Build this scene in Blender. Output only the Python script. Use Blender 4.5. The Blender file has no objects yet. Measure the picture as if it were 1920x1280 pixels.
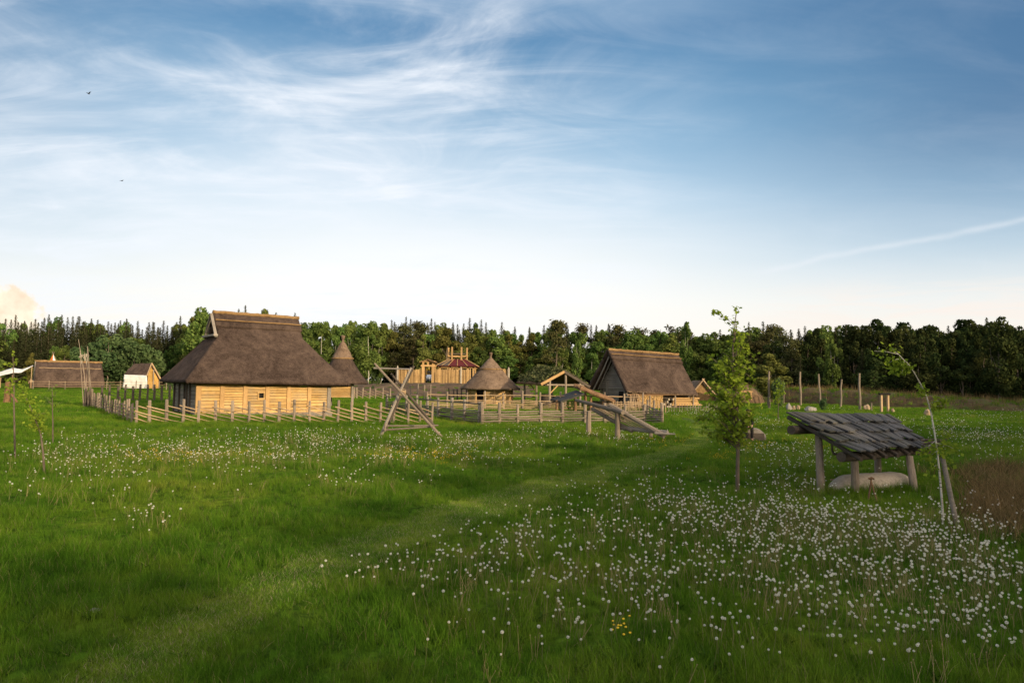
import bpy, bmesh, math, random
import numpy as np
from mathutils import Vector, Matrix

random.seed(7)
rng = np.random.default_rng(7)
S = bpy.context.scene
COL = S.collection
R = math.radians

# ------------------------------------------------------------------ camera
EYE = 2.6
FPX = 1280.0                       # focal length in pixels of the 1920 px wide photograph
PITCH = math.atan(75 / FPX)
ROLL = R(0.7)
_F = np.array([0, math.cos(PITCH), math.sin(PITCH)])
_R0 = np.array([1.0, 0, 0]); _U0 = np.array([0, -math.sin(PITCH), math.cos(PITCH)])
_RV = math.cos(ROLL) * _R0 + math.sin(ROLL) * _U0
_UV = -math.sin(ROLL) * _R0 + math.cos(ROLL) * _U0
cam_d = bpy.data.cameras.new("camera"); cam = bpy.data.objects.new("camera", cam_d); COL.objects.link(cam)
cam_d.sensor_width = 36; cam_d.lens = FPX / 1920 * 36
cam_d.clip_start = 0.1; cam_d.clip_end = 6000
M = Matrix(((_RV[0], _UV[0], -_F[0], 0), (_RV[1], _UV[1], -_F[1], 0), (_RV[2], _UV[2], -_F[2], EYE), (0, 0, 0, 1)))
cam.matrix_world = M
S.camera = cam

# ------------------------------------------------------------------ light and exposure
SUN_AZ = R(44)      # to the right of straight behind the camera
SUN_EL = R(12)
TO_SUN = Vector((math.sin(SUN_AZ) * math.cos(SUN_EL), -math.cos(SUN_AZ) * math.cos(SUN_EL), math.sin(SUN_EL)))
sl = bpy.data.lights.new("sun", 'SUN'); sun = bpy.data.objects.new("sun", sl); COL.objects.link(sun)
sl.energy = 3.1; sl.angle = R(0.5); sl.color = (1.0, 0.79, 0.50)
sun.rotation_euler = TO_SUN.to_track_quat('Z', 'Y').to_euler()
S.view_settings.view_transform = 'Standard'; S.view_settings.look = 'None'
S.view_settings.exposure = 0.68; S.view_settings.gamma = 1


class NT:
    def __init__(self, tree):
        self.t = tree; self.n = tree.nodes; self.l = tree.links
    def add(self, typ, **kw):
        nd = self.n.new(typ)
        for k, v in kw.items(): setattr(nd, k, v)
        return nd
    def link(self, a, b): self.l.new(a, b)
    def put(self, sock, v):
        if hasattr(v, 'is_linked') or hasattr(v, 'links'): self.l.new(v, sock)
        else: sock.default_value = v
    def m(self, op, a, b=0.0, c=None, clamp=False):
        nd = self.add('ShaderNodeMath', operation=op, use_clamp=clamp)
        self.put(nd.inputs[0], a); self.put(nd.inputs[1], b)
        if c is not None: self.put(nd.inputs[2], c)
        return nd.outputs[0]
    def mix(self, f, a, b, blend='MIX'):
        nd = self.add('ShaderNodeMix', data_type='RGBA', blend_type=blend)
        self.put(nd.inputs[0], f); self.put(nd.inputs[6], a); self.put(nd.inputs[7], b)
        return nd.outputs[2]
    def ramp(self, f, stops, interp='LINEAR'):
        nd = self.add('ShaderNodeValToRGB'); cr = nd.color_ramp; cr.interpolation = interp
        while len(cr.elements) > 1: cr.elements.remove(cr.elements[0])
        cr.elements[0].position = stops[0][0]; cr.elements[0].color = c4(stops[0][1])
        for p, c in stops[1:]:
            e = cr.elements.new(p); e.color = c4(c)
        self.put(nd.inputs[0], f)
        return nd.outputs[0]
    def noise(self, vec, scale, detail=4, rough=0.55, dist=0.0):
        nd = self.add('ShaderNodeTexNoise')
        if vec is not None: self.l.new(vec, nd.inputs['Vector'])
        nd.inputs['Scale'].default_value = scale; nd.inputs['Detail'].default_value = detail
        nd.inputs['Roughness'].default_value = rough; nd.inputs['Distortion'].default_value = dist
        return nd.outputs['Fac']
    def smooth(self, v, a, b):
        nd = self.add('ShaderNodeMapRange', interpolation_type='SMOOTHSTEP')
        self.put(nd.inputs[0], v); nd.inputs[1].default_value = a; nd.inputs[2].default_value = b
        return nd.outputs[0]
    def mapping(self, vec, scale=(1, 1, 1), rot=(0, 0, 0), loc=(0, 0, 0)):
        nd = self.add('ShaderNodeMapping'); self.l.new(vec, nd.inputs[0])
        nd.inputs[1].default_value = loc; nd.inputs[2].default_value = rot; nd.inputs[3].default_value = scale
        return nd.outputs[0]


def c4(c): return (c[0], c[1], c[2], 1.0) if len(c) == 3 else tuple(c)


# ------------------------------------------------------------------ sky
W_ = bpy.data.worlds.new("World"); S.world = W_; W_.use_nodes = True
nt = NT(W_.node_tree); nt.n.clear()
SKY_S = 0.1
out = nt.add('ShaderNodeOutputWorld'); bg = nt.add('ShaderNodeBackground'); bg.inputs[1].default_value = SKY_S
nt.link(bg.outputs[0], out.inputs[0])
tc = nt.add('ShaderNodeTexCoord'); dirv = tc.outputs['Generated']
sep = nt.add('ShaderNodeSeparateXYZ'); nt.link(dirv, sep.inputs[0])
X, Y, Z = sep.outputs
sky = nt.add('ShaderNodeTexSky', sky_type='NISHITA'); sky.sun_disc = False
sky.sun_elevation = SUN_EL; sky.sun_rotation = math.pi - SUN_AZ
sky.air_density = 1.0; sky.dust_density = 1.0; sky.ozone_density = 2.0
k = 0.74 / SKY_S
grad = nt.ramp(nt.m('MAXIMUM', Z, 0.0), [(0.0, (.90, .77, .62)), (0.06, (.88, .81, .72)), (0.11, (.74, .76, .75)), (0.17, (.48, .62, .72)),
     (0.25, (.30, .50, .67)), (0.34, (.175, .37, .565)), (0.46, (.095, .235, .42)), (0.60, (.38, .50, .64)), (1.0, (.85, .95, 1.05))])
az = nt.m('ARCTAN2', X, Y)
# thin milky veil low in the north, thinning towards the east
ga = nt.m('POWER', nt.m('DIVIDE', nt.m('SUBTRACT', az, -0.13), 0.52), 2.0)
ga = nt.m('EXPONENT', nt.m('MULTIPLY', nt.m('MULTIPLY', nt.m('ABSOLUTE', ga), 1.0), -1.0))
gz = nt.m('POWER', nt.m('ABSOLUTE', nt.m('DIVIDE', nt.m('SUBTRACT', Z, 0.125), 0.155)), 2.0)
gz = nt.m('EXPONENT', nt.m('MULTIPLY', gz, -1.0))
veil = nt.m('MULTIPLY', nt.m('MULTIPLY', ga, gz), 0.92, clamp=True)
# cirrus laid on a high flat plane
den = nt.m('ADD', nt.m('ABSOLUTE', Z), 0.16)
cx = nt.m('DIVIDE', X, den); cy = nt.m('DIVIDE', Y, den)
cmb = nt.add('ShaderNodeCombineXYZ'); nt.put(cmb.inputs[0], cx); nt.put(cmb.inputs[1], cy)
pl = cmb.outputs[0]
n1 = nt.noise(nt.mapping(pl, (1.5, 2.1, 1), (0, 0, R(-35)), (1.3, .4, 0)), 1.25, 9, 0.60, 0.9)
n2 = nt.noise(nt.mapping(pl, (1.0, 3.6, 1), (0, 0, R(14)), (3, 1, 0)), 1.35, 9, 0.61, 1.0)
n3 = nt.noise(nt.mapping(pl, (0.6, 0.9, 1), (0, 0, 0), (7, 2, 0)), 1.4, 3, 0.55, 0.5)
c1 = nt.smooth(n1, 0.38, 0.84); c2 = nt.smooth(n2, 0.40, 0.82); c3 = nt.smooth(n3, 0.26, 0.62)
cir = nt.m('MULTIPLY', nt.m('ADD', c1, nt.m('MULTIPLY', c2, 0.8)), nt.m('ADD', nt.m('MULTIPLY', c3, 0.5), 0.48))
east = nt.smooth(az, 0.36, -0.14)
cir = nt.m('MULTIPLY', cir, nt.m('ADD', nt.m('MULTIPLY', east, 0.88), 0.12), clamp=True)
# low hazy streaks near the horizon in the east
lowc = nt.noise(nt.mapping(dirv, (3, 3, 22), (0, 0, 0), (2, 5, 1)), 2.2, 5, 0.6, 0.6)
lowc = nt.m('MULTIPLY', nt.m('MULTIPLY', nt.smooth(lowc, 0.42, 0.60), nt.smooth(Z, 0.15, 0.09)), nt.smooth(az, 0.28, 0.48))
# condensation trail (a straight line high in the air)
gx = nt.m('DIVIDE', X, nt.m('MAXIMUM', Y, 0.05)); gzz = nt.m('DIVIDE', Z, nt.m('MAXIMUM', Y, 0.05))
def gno(u, v):
    d = _F * FPX + _RV * (u - 960) + _UV * (640 - v)
    return d[0] / d[1], d[2] / d[1]
(ax_, az_), (bx_, bz_) = gno(1400, 514), gno(1925, 411)
sl_ = (bz_ - az_) / (bx_ - ax_)
wob = nt.m('MULTIPLY', nt.m('SUBTRACT', nt.noise(dirv, 9, 3), 0.5), 0.02)
off = nt.m('SUBTRACT', nt.m('ADD', gzz, wob), nt.m('ADD', nt.m('MULTIPLY', nt.m('SUBTRACT', gx, ax_), sl_), az_))
lin = nt.m('EXPONENT', nt.m('MULTIPLY', nt.m('POWER', nt.m('ABSOLUTE', nt.m('DIVIDE', off, 0.0045)), 2.0), -1.0))
trail = nt.m('MULTIPLY', nt.m('MULTIPLY', lin, nt.smooth(gx, ax_, ax_ + 0.05)), 0.42)
trail = nt.m('MULTIPLY', trail, nt.m('ADD', nt.m('MULTIPLY', nt.noise(dirv, 30, 4), 1.1), 0.25))
# towering cumulus low in the north-west
cu_a, cu_z = gno(25, 592)
nb = nt.noise(dirv, 26, 5, 0.6); nb2 = nt.noise(dirv, 70, 4, 0.6)
da = nt.m('DIVIDE', nt.m('SUBTRACT', gx, cu_a - 0.02), 0.075); dz = nt.m('DIVIDE', nt.m('SUBTRACT', gzz, cu_z - 0.02), 0.066)
rr = nt.m('ADD', nt.m('MULTIPLY', da, da), nt.m('MULTIPLY', dz, dz))
rr = nt.m('ADD', nt.m('SQRT', rr), nt.m('MULTIPLY', nt.m('SUBTRACT', nb, 0.5), 1.5))
cum = nt.m('MULTIPLY', nt.smooth(rr, 1.02, 0.82), 0.9)
cumc = nt.ramp(nt.m('ADD', nt.m('MULTIPLY', nb, 0.6), nt.m('MULTIPLY', nb2, 0.4)), [(0.36, (.84, .64, .46)), (0.58, (1.02, .86, .65))])
def scl(c):
    nd = nt.add('ShaderNodeVectorMath', operation='SCALE'); nt.put(nd.inputs[0], c); nd.inputs[3].default_value = k
    return nd.outputs[0]
deep = nt.m('MULTIPLY', nt.smooth(nt.m('ABSOLUTE', nt.m('SUBTRACT', az, -0.12)), 0.25, 0.85), nt.smooth(Z, 0.10, 0.34))
grad = nt.mix(nt.m('MULTIPLY', deep, 0.85), grad, (.060, .145, .285, 1))
base = nt.mix(0.06, scl(grad), sky.outputs[0])
col = nt.mix(veil, base, scl(nt.ramp(Z, [(0.0, (.90, .82, .71)), (0.12, (.94, .91, .85)), (0.3, (.84, .88, .93))])))
soft = nt.m('MULTIPLY', nt.m('MULTIPLY', nt.m('MULTIPLY', c3, nt.smooth(az, 0.45, -0.35)), nt.smooth(Z, 0.48, 0.24)), 0.42)
col = nt.mix(soft, col, tuple(v * k for v in (.80, .84, .88)) + (1,))
col = nt.mix(nt.m('MULTIPLY', cir, 0.86), col, tuple(v * k for v in (.78, .82, .88)) + (1,))
col = nt.mix(nt.m('MULTIPLY', lowc, 0.75), col, tuple(v * k for v in (.84, .76, .70)) + (1,))
col = nt.mix(trail, col, tuple(v * k for v in (.75, .78, .82)) + (1,))
col = nt.mix(cum, col, scl(cumc))
# warm brightness of the western sky round the low sun, behind the viewer
sdot = nt.m('ADD', nt.m('ADD', nt.m('MULTIPLY', X, TO_SUN.x), nt.m('MULTIPLY', Y, TO_SUN.y)), nt.m('MULTIPLY', Z, TO_SUN.z))
glow = nt.m('MULTIPLY', nt.m('POWER', nt.m('MAXIMUM', sdot, 0.0), 2.5), nt.smooth(Z, -0.05, 0.05))
gv = nt.add('ShaderNodeVectorMath', operation='SCALE'); gv.inputs[0].default_value = (2.7 * k, 2.1 * k, 1.4 * k); nt.put(gv.inputs[3], glow)
ad = nt.add('ShaderNodeVectorMath', operation='ADD'); nt.put(ad.inputs[0], col); nt.put(ad.inputs[1], gv.outputs[0]); col = ad.outputs[0]
nt.link(col, bg.inputs[0])


# ------------------------------------------------------------------ projection helpers (pixel of the photograph -> place in the world)
def sstep(a, b, x):
    t = np.clip((x - a) / (b - a), 0, 1); return t * t * (3 - 2 * t)

def H(x, y):
    x = np.asarray(x, float); y = np.asarray(y, float)
    far = 0.006 * np.clip(y - 60, 0, 300)
    mound = 1.65 * sstep(98, 122, y) * np.exp(-((x + 12) / 30) ** 2)
    knoll = 0.45 * np.exp(-((x - 25) / 6) ** 2 - ((y - 60) / 4) ** 2)
    dip = -0.42 * np.exp(-((x + 13) / 5) ** 2 - ((y - 53) / 4.5) ** 2)
    und = 0.035 * np.sin(0.9 * x + 1.3) * np.sin(0.8 * y) + 0.02 * np.sin(2.1 * x + 0.7 * y) + 0.03 * np.sin(0.33 * x - 0.5 * y)
    return far + mound + knoll + dip + und

def ray(u, v): return _F * FPX + _RV * (u - 960) + _UV * (640 - v)

def Wp(u, v, d):
    r = ray(u, v); p = r * (d / r[1]); return Vector((p[0], p[1], p[2] + EYE))

_DS = np.geomspace(3, 500, 900)
def G(u, v):
    r = ray(u, v); x = r[0] / r[1] * _DS; z = EYE + r[2] / r[1] * _DS
    f = z - H(x, _DS)
    i = np.argmax(f < 0)
    if f[i] >= 0: i = len(_DS) - 1
    t = f[i - 1] / (f[i - 1] - f[i] + 1e-9); d = _DS[i - 1] + t * (_DS[i] - _DS[i - 1])
    X_ = r[0] / r[1] * d
    return Vector((X_, d, float(H(X_, d))))

def gz_(p): return Vector((p[0], p[1], float(H(p[0], p[1]))))


# ------------------------------------------------------------------ object helpers
def tag(o, label=None, cat=None, group=None, kind=None):
    if label: o['label'] = label
    if cat: o['category'] = cat
    if group: o['group'] = group
    if kind: o['kind'] = kind
    return o

def thing(name, label, cat, loc=(0, 0, 0), rotz=0, group=None):
    o = bpy.data.objects.new(name, None); COL.objects.link(o)
    o.location = loc; o.rotation_euler = (0, 0, rotz); o.empty_display_size = 0.2
    return tag(o, label, cat, group)

def np_mesh(name, verts, faces_list):
    """verts (N,3); faces_list: list of int arrays (F,k)"""
    me = bpy.data.meshes.new(name)
    verts = np.asarray(verts, np.float32)
    me.vertices.add(len(verts)); me.vertices.foreach_set('co', verts.ravel())
    loops = np.concatenate([f.ravel() for f in faces_list]).astype(np.int32)
    sizes = np.concatenate([np.full(len(f), f.shape[1], np.int32) for f in faces_list])
    starts = np.concatenate([[0], np.cumsum(sizes)[:-1]]).astype(np.int32)
    me.loops.add(len(loops)); me.loops.foreach_set('vertex_index', loops)
    me.polygons.add(len(sizes)); me.polygons.foreach_set('loop_start', starts)
    me.update(calc_edges=True); me.validate()
    return me

def link_mesh(name, me, mat, parent=None):
    if mat is not None and not me.materials: me.materials.append(mat)
    o = bpy.data.objects.new(name, me); COL.objects.link(o)
    if parent is not None: o.parent = parent
    return o

class MB:
    def __init__(self): self.v = []; self.f = []
    def verts(self, vs):
        i = len(self.v); self.v.extend([tuple(p) for p in vs]); return i
    def poly(self, pts):
        i = self.verts(pts); self.f.append(tuple(range(i, i + len(pts)))); return self
    def box(self, c, s, rz=0.0):
        hx, hy, hz = s[0] / 2, s[1] / 2, s[2] / 2
        ca, sa = math.cos(rz), math.sin(rz)
        P = []
        for dx, dy, dz in ((-1, -1, -1), (1, -1, -1), (1, 1, -1), (-1, 1, -1), (-1, -1, 1), (1, -1, 1), (1, 1, 1), (-1, 1, 1)):
            x, y = dx * hx, dy * hy
            P.append((c[0] + x * ca - y * sa, c[1] + x * sa + y * ca, c[2] + dz * hz))
        i = self.verts(P)
        for q in ((0, 3, 2, 1), (4, 5, 6, 7), (0, 1, 5, 4), (1, 2, 6, 5), (2, 3, 7, 6), (3, 0, 4, 7)):
            self.f.append(tuple(i + k for k in q))
        return self
    def beam(self, a, b, w, h, up=(0, 0, 1)):
        a = Vector(a); b = Vector(b); d = (b - a).normalized(); up = Vector(up)
        s = d.cross(up)
        if s.length < 1e-4: s = d.cross(Vector((1, 0, 0)))
        s.normalize(); n = s.cross(d)
        P = []
        for p in (a, b):
            for i, j in ((-1, -1), (1, -1), (1, 1), (-1, 1)):
                P.append(p + s * (w / 2 * i) + n * (h / 2 * j))
        i = self.verts(P)
        for q in ((3, 2, 1, 0), (4, 5, 6, 7), (0, 1, 5, 4), (1, 2, 6, 5), (2, 3, 7, 6), (3, 0, 4, 7)):
            self.f.append(tuple(i + k for k in q))
        return self
    def tube(self, pts, rad, n=7, cap=True, jit=0.0):
        pts = [Vector(p) for p in pts]
        if not hasattr(rad, '__len__'): rad = [rad] * len(pts)
        rings = []; prev = None
        for k, p in enumerate(pts):
            d = (pts[min(k + 1, len(pts) - 1)] - pts[max(k - 1, 0)])
            if d.length < 1e-6: d = Vector((0, 0, 1))
            d.normalize()
            if prev is None:
                s = d.cross(Vector((0, 0, 1)))
                if s.length < 0.05: s = d.cross(Vector((1, 0, 0)))
            else:
                s = prev - d * prev.dot(d)
            s.normalize(); prev = s; t = d.cross(s)
            P = []
            for j in range(n):
                a = 2 * math.pi * j / n; r = rad[k] * (1 + (random.uniform(-jit, jit) if jit else 0))
                P.append(p + (s * math.cos(a) + t * math.sin(a)) * r)
            rings.append(self.verts(P))
        for k in range(len(rings) - 1):
            a, b = rings[k], rings[k + 1]
            for j in range(n):
                self.f.append((a + j, a + (j + 1) % n, b + (j + 1) % n, b + j))
        if cap:
            self.f.append(tuple(rings[0] + j for j in reversed(range(n))))
            self.f.append(tuple(rings[-1] + j for j in range(n)))
        return self
    def pole(self, a, b, r0, r1=None, n=7, bend=0.02, segs=4, jit=0.08):
        a = Vector(a); b = Vector(b); L_ = (b - a).length; r1 = r0 if r1 is None else r1
        o1 = Vector((random.uniform(-1, 1), random.uniform(-1, 1), random.uniform(-1, 1))) * bend * L_
        pts, rs = [], []
        for i in range(segs + 1):
            t = i / segs
            pts.append(a.lerp(b, t) + o1 * (4 * t * (1 - t)) + Vector((random.uniform(-1, 1), random.uniform(-1, 1), 0)) * bend * 0.25 * L_ * (0 < i < segs))
            rs.append(r0 + (r1 - r0) * t)
        return self.tube(pts, rs, n, True, jit)
    def lathe(self, prof, n=40, c=(0, 0, 0), cap=False, nz=0.0):
        rings = []
        for r, z in prof:
            P = []
            for j in range(n):
                a = 2 * math.pi * j / n; rr_ = r * (1 + random.uniform(-nz, nz)); P.append((c[0] + rr_ * math.cos(a), c[1] + rr_ * math.sin(a), c[2] + z + random.uniform(-nz, nz) * 0.6))
            rings.append(self.verts(P))
        for k in range(len(rings) - 1):
            a, b = rings[k], rings[k + 1]
            for j in range(n): self.f.append((a + j, a + (j + 1) % n, b + (j + 1) % n, b + j))
        if cap:
            self.f.append(tuple(rings[-1] + j for j in range(n)))
            self.f.append(tuple(rings[0] + j for j in reversed(range(n))))
        return self
    def patch(self, p00, p10, p11, p01, nu=12, nv=12):
        p00, p10, p11, p01 = map(Vector, (p00, p10, p11, p01))
        i0 = len(self.v)
        for j in range(nv + 1):
            t = j / nv; a = p00.lerp(p01, t); b = p10.lerp(p11, t)
            for i in range(nu + 1): self.v.append(tuple(a.lerp(b, i / nu)))
        for j in range(nv):
            for i in range(nu):
                q = i0 + j * (nu + 1) + i
                self.f.append((q, q + 1, q + nu + 2, q + nu + 1))
        return self
    def sphere(self, c, r, nu=10, nv=7, sc=(1, 1, 1)):
        i0 = len(self.v)
        for j in range(nv + 1):
            t = math.pi * j / nv
            for i in range(nu):
                a = 2 * math.pi * i / nu
                self.v.append((c[0] + r * sc[0] * math.sin(t) * math.cos(a), c[1] + r * sc[1] * math.sin(t) * math.sin(a), c[2] + r * sc[2] * math.cos(t)))
        for j in range(nv):
            for i in range(nu):
                self.f.append((i0 + j * nu + i, i0 + (j + 1) * nu + i, i0 + (j + 1) * nu + (i + 1) % nu, i0 + j * nu + (i + 1) % nu))
        return self
    def build(self, name, mat, parent=None, off=None, merge=0.0, noise=0.0, nscale=1.0, solid=0.0, smooth=False, bevel=0.0):
        me = bpy.data.meshes.new(name)
        vs = self.v
        if off is not None: vs = [(p[0] - off[0], p[1] - off[1], p[2] - off[2]) for p in vs]
        me.from_pydata(vs, [], self.f)
        bm = bmesh.new(); bm.from_mesh(me)
        if merge: bmesh.ops.remove_doubles(bm, verts=bm.verts, dist=merge)
        bmesh.ops.recalc_face_normals(bm, faces=bm.faces) if not solid else None
        if noise:
            from mathutils import noise as mn
            bm.normal_update()
            for v in bm.verts:
                v.co += v.normal * (noise * (mn.noise(v.co * nscale) + 0.5 * mn.noise(v.co * nscale * 3.1)))
        bm.to_mesh(me); bm.free()
        if smooth: me.polygons.foreach_set('use_smooth', [True] * len(me.polygons))
        o = link_mesh(name, me, mat, parent)
        if solid:
            md = o.modifiers.new('thick', 'SOLIDIFY'); md.thickness = solid; md.offset = -1
        if bevel:
            md = o.modifiers.new('bev', 'BEVEL'); md.width = bevel; md.segments = 1; md.limit_method = 'ANGLE'
        return o


# ------------------------------------------------------------------ materials
def new_mat(name):
    m = bpy.data.materials.new(name); m.use_nodes = True
    t = NT(m.node_tree); t.n.clear()
    o = t.add('ShaderNodeOutputMaterial'); b = t.add('ShaderNodeBsdfPrincipled')
    b.inputs['Roughness'].default_value = 0.85; b.inputs['Specular IOR Level'].default_value = 0.2
    t.link(b.outputs[0], o.inputs[0])
    return m, t, b, o

def bump(t, b, h, strength, dist=0.05):
    nd = t.add('ShaderNodeBump'); nd.inputs['Strength'].default_value = strength; nd.inputs['Distance'].default_value = dist
    t.put(nd.inputs['Height'], h); t.link(nd.outputs[0], b.inputs['Normal'])

def wood(name, dark, light, stretch=(1.5, 14, 14), scale=1.0, rough=0.85, island=0.35, bmp=0.4, grey=None, greymask=None):
    m, t, b, o = new_mat(name)
    tcd = t.add('ShaderNodeTexCoord').outputs['Object']
    g = t.noise(t.mapping(tcd, stretch), 3.0 * scale, 6, 0.65, 0.3)
    sp = t.noise(tcd, 1.1 * scale, 3, 0.6)
    f = t.m('ADD', t.m('MULTIPLY', g, 0.7), t.m('MULTIPLY', sp, 0.4))
    c = t.ramp(f, [(0.32, dark), (0.72, light)])
    ri = t.add('ShaderNodeNewGeometry').outputs['Random Per Island']
    ri = t.m('FRACT', t.m('ADD', ri, t.add('ShaderNodeObjectInfo').outputs['Random']))
    v = t.m('ADD', t.m('MULTIPLY', ri, island), 1 - island / 2)
    mul = t.add('ShaderNodeVectorMath', operation='SCALE'); t.put(mul.inputs[0], c); t.put(mul.inputs[3], v)
    c = mul.outputs[0]
    if grey is not None:
        gm = t.smooth(t.noise(tcd, 0.9, 4, 0.6), 0.42, 0.65)
        c = t.mix(t.m('MULTIPLY', gm, greymask), c, c4(grey))
    t.put(b.inputs['Base Color'], c); b.inputs['Roughness'].default_value = rough
    bump(t, b, g, bmp, 0.03)
    return m

def thatch(name, dark, light, fibre=(9, 9, 1.4), grey=None):
    m, t, b, o = new_mat(name)
    tcd = t.add('ShaderNodeTexCoord').outputs['Object']
    g = t.noise(t.mapping(tcd, fibre), 2.6, 8, 0.75, 0.2)
    fine = t.noise(tcd, 3.4, 7, 0.85)
    big = t.noise(tcd, 0.45, 5, 0.7, 1.0)
    f = t.m('ADD', t.m('ADD', t.m('MULTIPLY', g, 0.45), t.m('MULTIPLY', fine, 0.45)), t.m('MULTIPLY', big, 0.42))
    c = t.ramp(f, [(0.53, dark), (0.66, tuple((a + d) / 2 for a, d in zip(dark, light))), (0.79, light)])
    if grey is not None:
        gm = t.smooth(t.noise(tcd, 1.3, 5, 0.65), 0.45, 0.7)
        c = t.mix(t.m('MULTIPLY', gm, 0.6), c, c4(grey))
    t.put(b.inputs['Base Color'], c); b.inputs['Roughness'].default_value = 0.95
    b.inputs['Specular IOR Level'].default_value = 0.05
    bump(t, b, t.m('ADD', g, fine), 0.9, 0.08)
    return m

def plain(name, c1, c2=None, scale=4.0, rough=0.8, spec=0.2, bmp=0.0, metal=0.0):
    m, t, b, o = new_mat(name)
    if c2 is None: c2 = tuple(v * 0.75 for v in c1)
    tcd = t.add('ShaderNodeTexCoord').outputs['Object']
    n = t.noise(tcd, scale, 5, 0.6)
    t.put(b.inputs['Base Color'], t.ramp(n, [(0.35, c2), (0.65, c1)]))
    b.inputs['Roughness'].default_value = rough; b.inputs['Specular IOR Level'].default_value = spec; b.inputs['Metallic'].default_value = metal
    if bmp: bump(t, b, n, bmp, 0.05)
    return m

def leaf(name, c1, c2, nscale=0.7, transl=0.3, objvar=0.35, hue=0.03):
    """foliage: two tones in clumps, varied from tree to tree, some light passing through"""
    m = bpy.data.materials.new(name); m.use_nodes = True
    t = NT(m.node_tree); t.n.clear()
    o = t.add('ShaderNodeOutputMaterial')
    tcd = t.add('ShaderNodeTexCoord').outputs['Object']
    oi = t.add('ShaderNodeObjectInfo').outputs['Random']
    ri = t.add('ShaderNodeNewGeometry').outputs['Random Per Island']
    n = t.noise(tcd, nscale, 3, 0.6)
    f = t.m('ADD', t.m('MULTIPLY', n, 0.75), t.m('MULTIPLY', ri, 0.3))
    c = t.ramp(f, [(0.35, c1), (0.75, c2)])
    hs = t.add('ShaderNodeHueSaturation')
    t.put(hs.inputs['Hue'], t.m('ADD', t.m('MULTIPLY', oi, 2 * hue), 0.5 - hue))
    t.put(hs.inputs['Value'], t.m('ADD', t.m('MULTIPLY', t.m('FRACT', t.m('MULTIPLY', oi, 7.31)), objvar), 1 - objvar / 2))
    t.put(hs.inputs['Color'], c)
    d = t.add('ShaderNodeBsdfDiffuse'); tr = t.add('ShaderNodeBsdfTranslucent'); mx = t.add('ShaderNodeMixShader')
    t.link(hs.outputs[0], d.inputs[0]); t.link(hs.outputs[0], tr.inputs[0])
    mx.inputs[0].default_value = transl; t.link(d.outputs[0], mx.inputs[1]); t.link(tr.outputs[0], mx.inputs[2])
    t.link(mx.outputs[0], o.inputs[0])
    return m

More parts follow.
